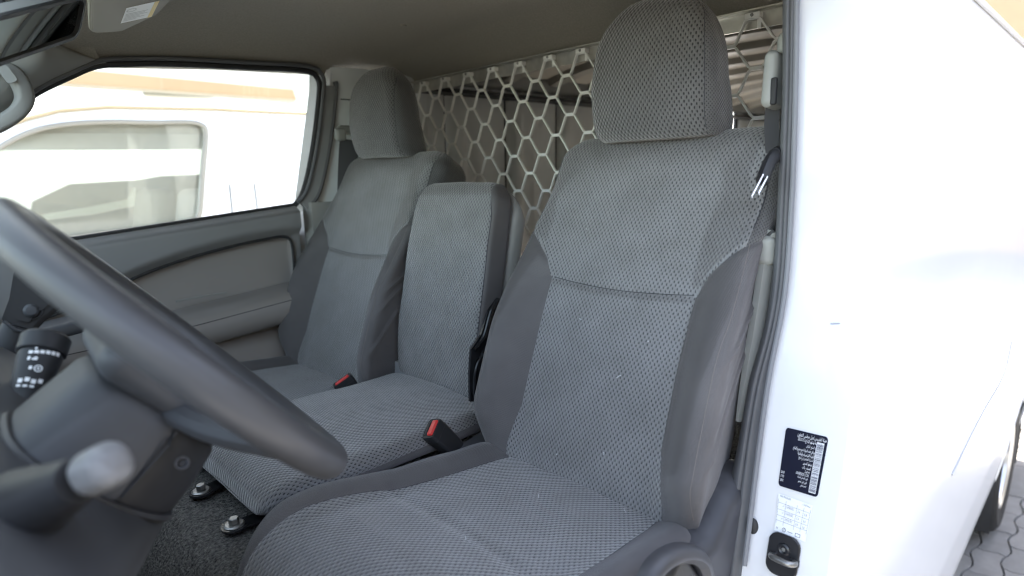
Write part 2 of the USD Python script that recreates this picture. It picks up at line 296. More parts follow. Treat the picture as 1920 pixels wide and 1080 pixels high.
wall_piece('column', [(548, 132), (556, 132), (558, 200), (550, 200)], 5.9, 0.3, CREAMWALL)

bw = thing('added_dark_wall', 'unseen dark wall added across the lane to block low light', 'wall', (0, -4.6, GZ))  # unseen wall, added to darken the low horizon on the driver side
part(bw, 'wall', box((-9, -4.9, GZ), (9, -4.6, 2.7)), pm('added_wall_render', (0.10, 0.092, 0.07), 0.9, vary=(2.0, 0.15)), False); part(bw, 'coping', box((-9, -4.96, 2.7), (9, -4.54, 2.78)), TANWALL, False)
# the neighbouring van, 0.9 m beyond the passenger door
VY = 1.78
nv = thing('parked_van', 'second white van parked close beyond the passenger window', 'van', (0, 2.6, GZ))
side = [(-1.9, -0.35), (3.4, -0.35), (3.4, 1.15), (2.6, 1.30)]
roofline = [at(a, b, y=VY) for a, b in [(585, 213), (470, 208), (400, 204), (200, 200), (110, 207), (50, 222), (0, 240)]]
hood = [(-1.62, 0.72), (-1.9, 0.35)]
outline = Polygon(side + [(p[0], p[2]) for p in roofline] + hood).buffer(0)
win = spline([at(a, b, y=VY)[[0, 2]] for a, b in [(383, 238), (386, 248), (380, 330), (374, 402), (366, 411), (300, 423), (130, 446)]], 40)
win_top = spline([at(a, b, y=VY)[[0, 2]] for a, b in [(-60, 320), (0, 277), (60, 247), (130, 233), (220, 229), (300, 230), (368, 231), (383, 238)]], 30)
hole = Polygon(np.vstack([win, [(-1.40, 0.70)], win_top])).buffer(0)
YM = lambda y: frame((0, y, 0), [1, 0, 0], [0, 0, 1], [0, -1, 0])
part(nv, 'side_panel', slab(outline.difference(hole), 0.04, YM(VY + 0.04)), WHITE, False)
fz = lambda a, b: tuple(at(a, b, y=VY + 1.5)[[0, 2]])
farhole = Polygon([(-1.45, .80), (-1.2, 1.12), (-.95, 1.25), (1.6, 1.27), (1.6, .80)])
part(nv, 'olive_reflection_shape', slab(Polygon([fz(a, b) for a, b in [(60, 378), (130, 345), (255, 338), (300, 330), (420, 326), (440, 520), (20, 560)]]), .04, YM(VY + 1.5)), pm('dark_olive_shape', (0.15, 0.14, 0.10), 0.7), False)  # flat olive cut-out painted for the dark reflection in the side window
part(nv, 'cream_reflection_band', slab(Polygon([fz(a, b) for a, b in [(75, 402), (160, 388), (235, 374), (246, 352), (250, 352), (248, 386), (170, 402), (85, 412)]]), .02, YM(VY + 1.46)), pm('pale_cream_band', (0.62, 0.6, 0.46), 0.6), False)  # flat cream cut-out painted for the pale reflection in the side window
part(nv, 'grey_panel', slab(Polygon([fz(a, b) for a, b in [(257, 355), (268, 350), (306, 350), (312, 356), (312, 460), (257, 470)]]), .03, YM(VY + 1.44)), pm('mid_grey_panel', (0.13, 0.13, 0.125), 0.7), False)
part(nv, 'far_side_panel', slab(outline.difference(farhole), 0.04, YM(VY + 1.60)), WHITE, False)
part(nv, 'window_seal', tube([(p[0], VY - 0.004, p[1]) for p in np.asarray(hole.exterior.coords)[::1]], 0.009, 8, up=(0, 1, 0)), pm('faded_seal', (0.26, 0.24, 0.2), 0.6))
part(nv, 'window_glass', slab(hole, 0.004, YM(VY + 0.03)), VEILED, False)
part(nv, 'far_window_glass', slab(farhole.buffer(0.01), 0.004, YM(VY + 1.59)), GLASS, False)
rl = np.array([(p[0], p[2]) for p in roofline][::-1]); rl = np.vstack([[(-1.62, 0.74)], rl, [(2.6, 1.30), (3.4, 1.15)]])
roof_g = np.array([[(x, VY + 0.8 + 0.8 * s, z + 0.10 * (1 - abs(s) ** 2.5)) for s in np.linspace(-1, 1, 15)] for x, z in rl[2:]])
part(nv, 'roof', grid(roof_g), WHITE)
part(nv, 'gutter', tube([(p[0], VY - 0.006, p[2] - 0.0) for p in roofline[::-1]], 0.008, 6, up=(0, 1, 0)), pm('tan_seal', (0.42, 0.33, 0.2), 0.6))
for a, b in (((434, 410), (430, 345)), ((486, 399), (476, 343))):
    p, q = at(*a, y=VY), at(*b, y=VY); part(nv, 'panel_seam', rod(p - [0, .002, .3], q - [0, .002, 0], 0.0025, 6), GREYRUB)
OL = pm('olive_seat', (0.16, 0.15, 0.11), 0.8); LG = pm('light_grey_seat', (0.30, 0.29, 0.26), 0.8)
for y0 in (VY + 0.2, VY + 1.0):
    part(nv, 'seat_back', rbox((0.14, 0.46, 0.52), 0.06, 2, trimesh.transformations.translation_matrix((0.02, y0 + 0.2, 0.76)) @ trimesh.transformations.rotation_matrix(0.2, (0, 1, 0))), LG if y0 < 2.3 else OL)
part(nv, 'dashboard', rbox((0.5, 1.4, 0.34), 0.08, 2, trimesh.transformations.translation_matrix((-1.05, VY + 0.8, 0.72))), pm('dark_olive_dash', (0.09, 0.085, 0.06), 0.6))
part(nv, 'cabin_wall', box((0.22, VY + 0.05, 0.2), (0.26, VY + 1.5, 0.86)), pm('warm_grey_panel', (0.28, 0.27, 0.24), 0.7), False)  # one even warm grey
part(nv, 'floor', box((-1.7, VY + 0.05, 0.1), (3.3, VY + 1.5, 0.14)), DASH, False)
wc = np.array([-0.55, VY + 0.95, 0.98]); wx, wy, wz = basis((0.75, 0, 0.65))
a_ = np.linspace(0, 2 * np.pi, 40, endpoint=False)
part(nv, 'steering_wheel', tube(wc - [0.22, 0, 0.06] + 0.18 * (np.cos(a_)[:, None] * wx + np.sin(a_)[:, None] * wy), 0.016, 8, closed=True, up=wz), BLACKP)

# ------------------------------------------------------------------ the van: shell, cabin lining, load space
van = thing('white_van', 'white delivery van with its driver side open to the cabin and load space', 'van', (0, 0, GZ))
ZS = lambda z: np.interp(z, [-0.45, -0.31, -0.2, 0.0, 0.35, 0.9, 1.25, 1.36, 1.415], [-0.775, -0.801, -0.818, -0.836, -0.848, -0.844, -0.812, -0.794, -0.772])   # outer skin: y of the driver side at a height
ARC = (2.62, -0.43, 0.46)
_xs = np.linspace(-0.6, 1.6, 221); _xv = np.interp(_xs, [-0.6, 0.2, 0.33, 0.5, 0.7, 0.9, 1.6], [-0.27, -0.24, -0.205, -0.153, -0.102, -0.052, -0.048]); _xv = np.convolve(np.pad(_xv, 12, mode='edge'), np.hanning(27)[1:-1] / np.hanning(27).sum(), 'same')[12:-12]
xp = lambda z: np.interp(z, _xs, _xv)                       # the front edge of the door pillar curves forward round the wheel arch
def skin(x0, x1, z0, z1, nx, nz, y=lambda x, z: ZS(z)):
    X, Z = np.meshgrid(np.linspace(x0, x1, nx), np.linspace(z0, z1, nz)); return X, Z
X, Z = np.meshgrid(np.linspace(0, 1, 90), np.linspace(-0.33, 1.415, 80)); X0 = xp(Z) + 0.022
XX = X0 + (3.75 - X0) * X ** 1.3
YY = ZS(Z) + 0.0
YY += 0.0 * np.exp(-((XX - 1.62 + 0.25 * (0.35 - Z)) / 0.007) ** 2) * (Z < 1.3)                                    # shut line of the sliding door
g = grid(np.stack([XX, YY, Z], -1), flip=False)
gf = ARC[2] - np.hypot(g.vertices[:, 0] - ARC[0], g.vertices[:, 2] - ARC[1])
(va, fa), _ = cut(g.vertices, g.faces, gf)
part(van, 'side_panel', trimesh.Trimesh(va, fa, process=False), WHITE, 40)
a = np.linspace(-0.35, np.pi + 0.35, 40)
part(van, 'wheel_arch_lip', tube([(ARC[0] + ARC[2] * np.cos(t), ZS(ARC[1] + ARC[2] * np.sin(t)) + 0.004, ARC[1] + ARC[2] * np.sin(t)) for t in a], 0.008, 8, up=(0, 1, 0)), WHITE)
part(van, 'wheel_well', grid([[(ARC[0] + (ARC[2] + 0.01) * np.cos(t), y, ARC[1] + (ARC[2] + 0.01) * np.sin(t)) for t in a] for y in (-0.80, -0.5)]), RUBBER)
# far outer wall, roof, nose, tail, floor
part(van, 'far_side_panel', grid([[(x, -ZS(z), z) for x in np.linspace(0.12, 1.88, 12)] for z in np.linspace(-0.33, 1.415, 16)]), WHITE)
part(van, 'far_rear_panel', grid([[(x, -ZS(z), z) for x in np.linspace(2.92, 3.75, 6)] for z in np.linspace(-0.33, 1.415, 16)]), WHITE)
part(van, 'far_front_wing', grid([[(x, 0.81, z) for x in np.linspace(-1.9, 0.0, 8)] for z in np.linspace(-0.33, 0.86, 6)]), WHITE)
yr = np.linspace(-1, 1, 25)
part(van, 'roof', grid([[(x, 0.772 * s, 1.4155 + 0.085 * (1 - abs(s) ** 3) - 0.10 * sm(-x, 0.55, 1.0)) for s in yr] for x in np.linspace(-0.86, 3.75, 30)]), WHITE)
part(van, 'rain_gutter', cat(tube([(x, -0.786, 1.392) for x in np.linspace(-0.03, 3.75, 40)], 0.007, 8)), WHITE)
part(van, 'tail', slab(shapely.box(-0.8, -0.33, 0.8, 1.45).difference(shapely.box(-0.66, 0.62, 0.66, 1.30)), 0.04, frame((3.75, 0, 0), [0, 1, 0], [0, 0, 1], [1, 0, 0])), WHITE, False)
part(van, 'tail_window', box((3.76, -0.68, 0.60), (3.765, 0.68, 1.32)), GLASS, False)
part(van, 'underbody', box((-1.8, -0.76, -0.33), (3.7, 0.76, -0.30)), RUBBER, False)
# load space: floor, far wall of pressed panels, ceiling with cross ribs
part(van, 'cargo_floor', box((0.30, -0.76, 0.16), (3.74, 0.76, 0.2)), pm('worn_grey_floor', (0.42, 0.41, 0.38), 0.7, vary=(6, .2)), False)
CARGO = pm('greyish_white_primer', (0.50, 0.50, 0.48), 0.5, vary=(6.0, 0.08))  # even grey-white for the load space walls
edges = [0.30, 0.478, 0.795, 1.113, 1.43, 1.9, 2.4, 2.9, 3.4, 3.74]
for x0, x1 in zip(edges[:-1], edges[1:]):
    if 1.85 < x0 < 2.85: continue                                           # gap added in the far wall to let daylight into the load space
    n = 26; xs = np.linspace(x0 + 0.004, x1 - 0.004, n); zs = np.linspace(0.2, 1.335, 20)
    t = (xs - x0) / (x1 - x0); rib = 0.018 * (sm(t, 0.05, 0.1) * (1 - sm(t, 0.24, 0.29))) + 0.010 * np.exp(-((t - 0.5) / 0.02) ** 2)
    edge = 0.014 * (1 - sm(t, 0, 0.04)) + 0.014 * sm(t, 0.96, 1)
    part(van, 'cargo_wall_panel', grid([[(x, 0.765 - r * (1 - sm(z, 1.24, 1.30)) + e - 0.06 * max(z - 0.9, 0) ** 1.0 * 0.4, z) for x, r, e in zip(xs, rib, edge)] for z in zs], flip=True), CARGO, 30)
for x0, x1 in ((0.30, 1.9), (2.9, 3.74)): part(van, 'cargo_wall_backing', box((x0, 0.785, 0.2), (x1, 0.80, 1.40)), RUBBER, False)
part(van, 'cant_rail', box((0.30, 0.70, 1.338), (3.74, 0.78, 1.352)), RUBBER, False)
part(van, 'upper_rail', rbox((3.42, 0.05, 0.11), 0.02, 2, trimesh.transformations.translation_matrix((2.03, 0.735, 1.425))), pm('grey_primer', (0.26, 0.255, 0.24), 0.6))
ceil = []
for x in np.linspace(0.30, 3.74, 200):
    r = 0.0
    ceil.append([(x, 0.76 * s, 1.412 + 0.075 * (1 - abs(s) ** 3)) for s in np.linspace(-1, 1, 21)])
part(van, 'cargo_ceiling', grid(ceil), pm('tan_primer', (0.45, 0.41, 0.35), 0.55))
for x in np.arange(0.50, 3.6, 0.27):
    pr = [(-0.045, 0.004), (-0.03, -0.022), (0.03, -0.022), (0.045, 0.004)]
    part(van, 'roof_rib', sweep([(x, 0.755 * s, 1.41 + 0.075 * (1 - abs(s) ** 3)) for s in np.linspace(-1, 1, 21)], pr, up=(0, 0, 1)), pm('roof_rib_primer', (0.33, 0.31, 0.27), 0.4) if x < 0.55 else '/World/Looks/roof_rib_primer', False)
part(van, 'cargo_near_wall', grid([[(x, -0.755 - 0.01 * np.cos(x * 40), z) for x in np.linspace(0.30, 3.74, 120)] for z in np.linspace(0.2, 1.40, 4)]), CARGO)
# rear wheel
RX, RZ, RR = 2.62, -0.43, 0.34
def lath_y(prof, y0, n=48): return T(revolve(prof, n), frame((RX, y0, RZ), [1, 0, 0], [0, 0, 1], [0, -1, 0]))
wh = part(van, 'rear_wheel', lath_y([(0.215, 0.0), (0.30, -0.004), (0.325, 0.012), (0.34, 0.035), (0.34, 0.165), (0.325, 0.19), (0.30, 0.205), (0.225, 0.20), (0.215, 0.185)], -0.60), TYRE, 30)
rimm = [lath_y([(0.0, 0.165), (0.06, 0.168), (0.075, 0.155), (0.14, 0.135), (0.185, 0.15), (0.195, 0.185), (0.215, 0.197), (0.218, 0.19), (0.21, 0.1)], -0.60)]
part(wh, 'rim', cat(*rimm), pm('silver_wheel', (0.6, 0.6, 0.6), 0.25, 0.9))
for k in range(6):
    t = k * np.pi / 3; c0 = np.array([RX + 0.13 * np.cos(t), -0.757, RZ + 0.13 * np.sin(t)])
    part(wh, 'spoke', rbox((0.12, 0.03, 0.035), 0.012, 1, trimesh.transformations.translation_matrix(c0) @ trimesh.transformations.rotation_matrix(-t, (0, 1, 0))), '/World/Looks/silver_wheel')

# --- the pillar behind the driver's door: jamb, weatherstrip, labels, striker
def jamb(px, py, off=0.0):
    x = -0.06
    for _ in range(40): p = at(px, py, x=x - off); x = 0.5 * x + 0.5 * float(xp(p[2]))
    return at(px, py, x=x - off)
zz = np.linspace(-0.3, 1.40, 70); rows = []
for z in zz:
    yo = float(ZS(z)); x = float(xp(z)); rows.append([(x + 0.25, -0.72, z), (x + 0.012, -0.709, z), (x, -0.703, z), (x, (yo - 0.70) / 2, z), (x - 0.001, yo + 0.018, z), (x + 0.002, yo + 0.008, z), (x + 0.008, yo + 0.002, z), (x + 0.022, yo, z)])
part(van, 'door_jamb', grid(rows, flip=True), WHITE, 40)
wo = spline([jamb(a, b) for a, b in [(1506, -60), (1500, 0), (1497, 140), (1491, 300), (1486, 400), (1479, 520), (1462, 620), (1440, 710), (1424, 800), (1412, 900), (1400, 1000), (1390, 1080), (1382, 1160)]], 60)
wi = spline([jamb(a, b) + [0.012, 0, 0] for a, b in [(1468, -60), (1466, 0), (1466, 140), (1460, 300), (1455, 400), (1448, 500), (1430, 620), (1404, 710), (1388, 800), (1368, 900), (1352, 1000), (1340, 1080), (1330, 1160)]], 60)
prof = []
for o, i in zip(wo, wi):
    nrm = np.array([-1., 0, 0]); row = [o + [0.004, 0, 0]]
    for t in np.linspace(0, 1, 13):
        h = 0.008 + 0.014 * np.sin(np.pi * min(t * 1.0, 1)) ** 0.6 + 0.004 * np.exp(-((t - 0.33) / 0.05) ** 2) * -1
        row.append(o + (i - o) * t + nrm * h)
    row.append(i + [0.05, 0.02, 0]); prof.append(row)
part(van, 'weatherstrip', grid(prof), GREYRUB, 60)
rib = [jamb(a, b, 0.012) for a, b in [(1494, -60), (1493, 90), (1488, 300), (1482, 420), (1470, 560), (1447, 680), (1431, 780), (1418, 880), (1396, 1060)]]
part(van, 'weatherstrip_lip', tube(spline(rib, 50), 0.004, 8, up=(1, 0, 0)), pm('lit_seal_lip', (0.17, 0.175, 0.185), 0.45))  # seal lip, its paler tone standing in for light along the edge
lower = spline([jamb(a, b, -0.012) for a, b in [(1452, 432), (1438, 480), (1425, 560), (1408, 660), (1393, 740), (1384, 790)]], 40)
part(van, 'pillar_trim', sweep(lower, [(0.008, -0.01), (0.008, 0.010), (-0.004, 0.014), (-0.011, 0.006), (-0.011, -0.01)], up=(-1, 0, 0), scale=np.interp(np.linspace(0, 1, 40), [0, .6, 1], [1, .9, .35])), CREAM, 50)
part(van, 'pillar_inner_panel', grid([[(float(xp(z)) + dx_, y_, z) for dx_, y_ in ((.05, -.668), (.12, -.655), (.33, -.665))] for z in np.linspace(.1, 1.36, 30)]), TRIM, 60)
part(van, 'trim_cap', rbox((0.035, 0.03, 0.05), 0.013, 2, trimesh.transformations.translation_matrix(jamb(1440, 468, -0.01))), CREAM)
part(van, 'trim_cap_seal', tube(spline([jamb(a, b, 0.0) for a, b in [(1452, 432), (1436, 446), (1426, 462), (1427, 478), (1442, 478)]], 20), 0.003, 6, up=(1, 0, 0)), RUBBER)
# black identification plate: four corners on the jamb face
def plate(corners, thick, off=0.0008):
    q = [jamb(a, b, off) for a, b in corners]; return np.array(q)
def bil(q, s, t): return (1 - s) * (1 - t) * q[0] + s * (1 - t) * q[1] + s * t * q[2] + (1 - s) * t * q[3]
ARABIC = {}
for c in range(0xFE70, 0xFEFD):
    d = unicodedata.decomposition(chr(c)).split()
    if len(d) == 2: ARABIC.setdefault(chr(int(d[1], 16)), {})[d[0].strip('<>')] = chr(c)
def shape_ar(s):
    out = []
    for i, ch in enumerate(s):
        if ch not in ARABIC: out.append(ch); continue
        f = ARABIC[ch]; prev = i > 0 and 'initial' in ARABIC.get(s[i - 1], {}); nxt = i + 1 < len(s) and 'final' in ARABIC.get(s[i + 1], {}) and 'initial' in f
        out.append(f.get('medial' if prev and nxt else 'final' if prev else 'initial' if nxt else 'isolated', ch))
    return ''.join(out[::-1])
def text_poly(s, font='Inter'):
    from PIL import Image, ImageDraw, ImageFont
    fn = ImageFont.truetype([p for p in glob.glob('/opt/blender-*/*/datafiles/fonts/*') if font in p][0], 40)
    x0, y0, x1, y1 = fn.getbbox(s, anchor='ls'); im = Image.new('L', (x1 - x0 + 8, y1 - y0 + 8)); ImageDraw.Draw(im).text((4 - x0, 4 - y0), s, 255, font=fn, anchor='ls')
    on = np.pad(np.asarray(im) > 110, ((0, 0), (1, 1))).astype(np.int8); r, st = np.nonzero(np.diff(on, axis=1) == 1); en = np.nonzero(np.diff(on, axis=1) == -1)[1]
    g = shapely.union_all(shapely.box(st, -r - 1, en, -r)).buffer(0.4).buffer(-0.4).simplify(0.6)
    b = g.bounds; return shapely.affinity.translate(g, -b[0], -b[1]), b[2] - b[0], b[3] - b[1]
def on_plate(q, polys, lift=0.0003):
    """Flat print on a plate: polygons in (s, t) with s along the top edge and t down it."""
    ms = []
    n = np.cross(q[1] - q[0], q[3] - q[0]); n /= np.linalg.norm(n); n *= np.sign(n @ (C - q[0]))
    for p in polys:
        for gq in getattr(p, 'geoms', [p]):
            if gq.is_empty or gq.area < 1e-7 or gq.geom_type != 'Polygon': continue
            v, f = trimesh.creation.triangulate_polygon(gq, engine='earcut')
            ms.append(trimesh.Trimesh(np.array([bil(q, s, t) + n * lift for s, t in v]), f, process=False))
    return cat(*ms)
def line(s, s0, s1, t, h, right=True, font='Inter'):
    g, w, hh = text_poly(s, font); k = h / max(hh, 1); W = min(w * k * 0.62, s1 - s0); kx = W / w
    g = shapely.affinity.affine_transform(g, [kx, 0, 0, -k, (s1 - W) if right else s0, t + h]); return g
qb = plate([(1474, 801), (1554, 820), (1533, 933), (1459, 910)], 0)
ctr = qb.mean(0)
plate_poly = shapely.box(0, 0, 1, 1).buffer(-0.07).buffer(0.07, quad_segs=6)
lab = part(van, 'identification_plate', on_plate(qb, [plate_poly], 0.0003), BLACKLABEL, False, label='blue-black plate with silver Arabic lettering and barcode on the door pillar')
AR = 'NotoSansArabic'
rowsL = [('هيئة التقييس لدول مجلس التعاون', .05, .97, .035, .075), ('سنة وشهر الإنتاج 2021/12', .10, .78, .115, .075), ('بلد الصنع  اليابان', .28, .78, .20, .065), ('تتوافق هذه المركبة مع جميع اللوائح', .03, .77, .275, .07),
         ('الفنية القياسية والوطنية', .10, .76, .345, .065), ('السارية المفعول في تاريخ', .10, .75, .415, .065), ('صنعها المبين', .38, .74, .485, .06), ('الصنف  ركاب', .32, .73, .555, .06), ('رقم الهيكل', .40, .72, .62, .055), ('V.I.N. JN6BE6CS', .12, .71, .675, .045), ('الوزن الإجمالي للمركبة', .30, .70, .735, .055), ('الوزن على المحور', .36, .69, .80, .05), ('المحور الخلفي', .40, .69, .865, .05)]
def ar(s): return ' '.join(shape_ar(w) if any(ch in ARABIC for ch in w) else w for w in s.split(' ')[::-1])
part(lab, 'lettering', on_plate(qb, [line(ar(s), a, b, t, h, True, AR if any(c in ARABIC for c in s) else 'Inter') for s, a, b, t, h in rowsL] + [line(s, .03, .22, t, .04, False) for s, t in (('3200', .735), ('1700', .80), ('1880', .87))], 0.0006), SILVERPRINT, False)
bars, t = [], 0.14
part(lab, 'barcode_field', on_plate(qb, [shapely.box(.765, .12, .935, .955)], 0.0006), SILVERPRINT, False)
while t < 0.93:
    w = rng.choice([0.004, 0.004, 0.008, 0.011]); bars.append(shapely.box(.775, t, .925, t + w)); t += w + rng.choice([0.005, 0.008, 0.013])
part(lab, 'barcode', on_plate(qb, bars, 0.0009), INK, False)
qt = plate([(1460, 925), (1524, 948), (1510, 1016), (1452, 994)], 0)
tl = part(van, 'tyre_label', on_plate(qt, [shapely.box(0, 0, 1, 1)], 0.0003), pm('clear_white_film', (0.76, 0.78, 0.79), 0.3), False, label='pale tyre pressure table under the black plate')
seg = [shapely.box(0.02, y, 0.98, y + 0.007) for y in (.22, .40, .56, .70)] + [shapely.box(x, .13, x + 0.007, .80) for x in (.02, .25, .58, .78, .97)]
seg += [line('TIRE PRESSURE', .05, .55, .02, .05, False), line(ar('ضغط الإطارات'), .55, .95, .03, .07, True, AR)]
for y in (.25, .43, .59): seg += [line('195R15C', .28, .56, y, .06, False), line('2.6', .62, .74, y + .01, .06, False), line('3.8', .82, .93, y + .03, .06, False), line(ar('أمام'), .05, .22, y, .07, True, AR)]
seg += [Point(.30, .90).buffer(.06).difference(Point(.30, .90).buffer(.045)), shapely.box(.295, .86, .31, .93), shapely.box(.42, .90, .58, .915), shapely.box(.66, .86, .82, .96).difference(shapely.box(.675, .875, .805, .945)), line('EN', .05, .17, .88, .05, False)]
part(tl, 'lettering', on_plate(qt, seg, 0.0006), GREYINK, False)
# bump stop, striker, scratch
bp = jamb(1412, 987); part(van, 'bump_stop', T(trimesh.creation.icosphere(3, 0.011), np.diag([0.5, 0.75, 1.25, 1])).apply_translation(bp), RUBBER)
qs = plate([(1440, 1006), (1503, 1012), (1500, 1084), (1437, 1062)], 0); cs = qs.mean(0)
st = part(van, 'door_striker', slab(rrect(0.045, 0.062, 0.015), 0.006, frame(cs, [0, -1, 0], [0.25, 0, 0.97], [-0.97, 0, 0.25]), 0.0015), BLACKM)
S = lambda a, b, o=0.004: jamb(a, b, o)
part(st, 'screw', lathe([(0.003, 0.0), (0.003, 0.003), (0.006, 0.004), (0.009, 0.003), (0.010, 0)], S(1470, 1030, 0.006), (-1, 0, 0.2), 20), BLACKM)
part(st, 'screw_hole', lathe([(0, 0.0015), (0.0034, 0.0015), (0.0034, 0)], S(1470, 1030, 0.007), (-1, 0, 0.2), 6), STEEL)
part(st, 'striker_loop', tube(spline([S(1448, 1040), S(1447, 1043, 0.018), S(1460, 1050, 0.024), S(1480, 1058, 0.024), S(1489, 1058, 0.016), S(1490, 1054)], 30), 0.0045, 10, up=(1, 0, 0)), STEEL)
part(st, 'loop_boss', cat(rbox((0.008, 0.014, 0.014), 0.003, 1, trimesh.transformations.translation_matrix(S(1449, 1040))), rbox((0.008, 0.014, 0.014), 0.003, 1, trimesh.transformations.translation_matrix(S(1489, 1055)))), BLACKM)
sp = at(1545, 604, y=-0.81); part(van, 'paint_scratch', rod(sp + [-0.012, -0.012, 0.002], sp + [0.008, -0.016, -0.001], 0.0012, 6), pm('scratch_grey', (0.25, 0.27, 0.33), 0.6))
hp = [at(a, b, y=-0.838) for a, b in [(1770, 515), (1783, 522), (1798, 524), (1812, 521)]]; part(van, 'handle_recess_line', tube(spline(hp, 16), 0.0025, 6, up=(0, 1, 0)), pm('recess_gap_grey', (0.45, 0.46, 0.47), 0.6))  # even grey line along the recess edge

shl = [at(a, b, y=-.848) for a, b in [(1897, 640), (1886, 690), (1850, 760), (1785, 890)]]; part(van, 'door_shut_line', tube(spline(shl, 20), .0028, 6, up=(0, 1, 0)), '/World/Looks/recess_gap_grey')
lg_ = [at(a, b, y=-.846) for a, b in [(1720, 690), (1800, 694), (1878, 698)]]; part(van, 'slide_rail_cover', tube(spline(lg_, 16), .005, 8, up=(0, 1, 0)), WHITE)

# --- cabin lining
xs = np.linspace(-0.80, 0.30, 60); ys = np.linspace(-1, 1, 61)
ze = lambda x: np.interp(x, [-0.8, -0.6, -0.35, -0.1, 0.3], [1.325, 1.346, 1.364, 1.374, 1.372])
zc = lambda x: np.interp(x, [-0.8, -0.62, -0.4, 0.0, 0.16, 0.24, 0.30], [1.385, 1.412, 1.435, 1.447, 1.432, 1.40, 1.36])
hz = lambda x, s: min(ze(x), zc(x)) + max(zc(x) - ze(x), 0) * (1 - abs(s) ** 5) ** 0.9
part(van, 'headliner', grid([[(x, -0.712, hz(x, 1) - .012)] + [(x, 0.708 * s, hz(x, s)) for s in ys] + [(x, 0.712, hz(x, 1) - .014), (x, 0.73, hz(x, 1) - .016)] for x in xs], flip=True), HEAD, 60)
part(van, 'roof_clip', lathe([(0, 0.004), (0.008, 0.003), (0.010, 0)], (0.02, 0.35, hz(0.02, .5) + 0.001), (0, 0, -1), 16), HEAD)
part(van, 'door_header', cat(box((-0.80, -0.77, 1.355), (-0.03, -0.70, 1.41))), WHITE, False)
part(van, 'header_seal', tube([(x, -0.706, np.interp(x, [-0.8, -0.05], [1.345, 1.365])) for x in np.linspace(-0.85, -0.04, 20)], 0.011, 8), GREYRUB)
# floor, engine cover carpet, dashboard body
part(van, 'cabin_floor', box((-1.75, -0.74, -0.02), (0.30, 0.76, 0.02)), CARPET, False)
cp = []
for x in np.linspace(-1.15, 0.28, 60):
    row = []
    for y in np.linspace(-0.66, 0.72, 60):
        z = 0.475 - 0.42 * sm(-x, 0.74, 0.98) + 0.006 * meshkit.noise(np.array([x * 9, y * 9, 0.])) ; row.append((x, y, z))
    cp.append(row)
part(van, 'engine_cover_carpet', grid(cp, flip=True), CARPET, 60)
part(van, 'engine_cover_side', box((-0.74, -0.66, 0.02), (0.28, -0.64, 0.465)), DASH, False)
# windshield, its seal and sticker, front corner trim, grab handle
wA = at(52, 58, y=0.62); wB = at(0, 84, y=0.64); wdir = (wB - wA) / np.linalg.norm(wB - wA)
low = np.array([-1.42, 0.72, 0.86]); wS = spline([(-0.80, 0.0, 1.40), (-0.795, 0.3, 1.397), at(10, -12, y=.52), at(42, 8, y=.585), at(55, 35, y=.615), wA, wB, wB + 0.35 * (low - wB), low], 60)
part(van, 'windshield_seal', sweep(wS, circ(0.013, 10), up=(1, 0, 0.6)), RUBBER)
half = [p for p in wS[::2]]; G = []
for p in half: G.append([np.array([p[0] - 0.012, p[1] * k, p[2] + 0.004]) for k in (1.0, 0.5, 0.0, -0.5, -1.0)])
part(van, 'windshield', grid(G), TINT, 60)
sq = [at(*p, d=float((wB - C) @ CM[:, 2] if False else ((wB - C) @ (CM @ np.array([0, 0, 1.]))) * 0.985)) for p in [(12, 48), (37, 36), (45, 52), (20, 63)]]
stk = part(van, 'windshield_sticker', on_plate(np.array(sq), [shapely.box(0, 0, 1, 1)], 0.001), pm('grey_sticker', (0.2, 0.21, 0.22), 0.5), False, label='small grey sticker in the corner of the windshield')
part(stk, 'emblem', on_plate(np.array(sq), [shapely.affinity.scale(Point(.5, .45).buffer(.3), 1.2, .5).difference(shapely.affinity.scale(Point(.5, .45).buffer(.24), 1.2, .5)), shapely.box(.45, .35, .55, .55), shapely.box(.55, .75, .85, .8)], 0.0016), INK, False)
P0w, Nw = np.array([0, 0.76, 0.93]), np.array([0, 0.42, 0.06]) / np.hypot(.42, .06)          # leaning plane of the passenger window
W = lambda a, b, o=0.0: at_plane(a, b, P0w - Nw * o, Nw)
edge = spline([W(a, b) for a, b in [(590, 138), (572, 132), (480, 126), (400, 122), (330, 119), (280, 118), (230, 119), (180, 123), (130, 143), (60, 178), (0, 234)]] + [np.array([-0.95, 0.74, 1.06]), np.array([-1.2, 0.765, 0.90])], 120)
k0 = int(np.argmin(np.linalg.norm(edge - W(180, 123), axis=1)))
B_ = edge[k0 - 4:]
A_ = spline([W(186, 119) + [0, -.012, .004], at(120, 88, y=.665), at(66, 62, y=.632), wA + [0.012, 0.004, -0.006], wB + [0.012, 0.006, -0.006], wB + 0.35 * (low - wB) + [0.012, .006, 0], low + [0.012, .006, 0]], len(B_))
part(van, 'front_pillar_trim', grid([[A_[i] + (B_[i] - A_[i]) * t + np.array([0.35, -0.9, 0.0]) * 0.028 * np.sin(np.pi * t) ** 0.8 * min(1, i / 12) for t in np.linspace(0, 1, 14)] for i in range(len(B_))], flip=True), TRIM, 60)
part(van, 'front_corner_lining', grid([[A_[i] + (np.array([A_[i][0] - 0.05, A_[i][1] - 0.10, 1.43]) - A_[i]) * t for t in np.linspace(0, 1, 5)] for i in range(18)], flip=False), HEAD, 60)
gh = spline([W(-30, 128, .05), W(5, 128, .05), W(28, 142, .06), W(42, 165, .065), W(46, 185, .065), W(36, 206, .065), W(10, 226, .06), W(-30, 246, .05)], 40)
gp = part(van, 'grab_handle', sweep(gh, [(.016, -.010), (.016, .010), (.008, .015), (-.008, .015), (-.016, .010), (-.016, -.010), (-.008, -.015), (.008, -.015)], up=(0.2, -1, 0.2)), TRIM, 60)
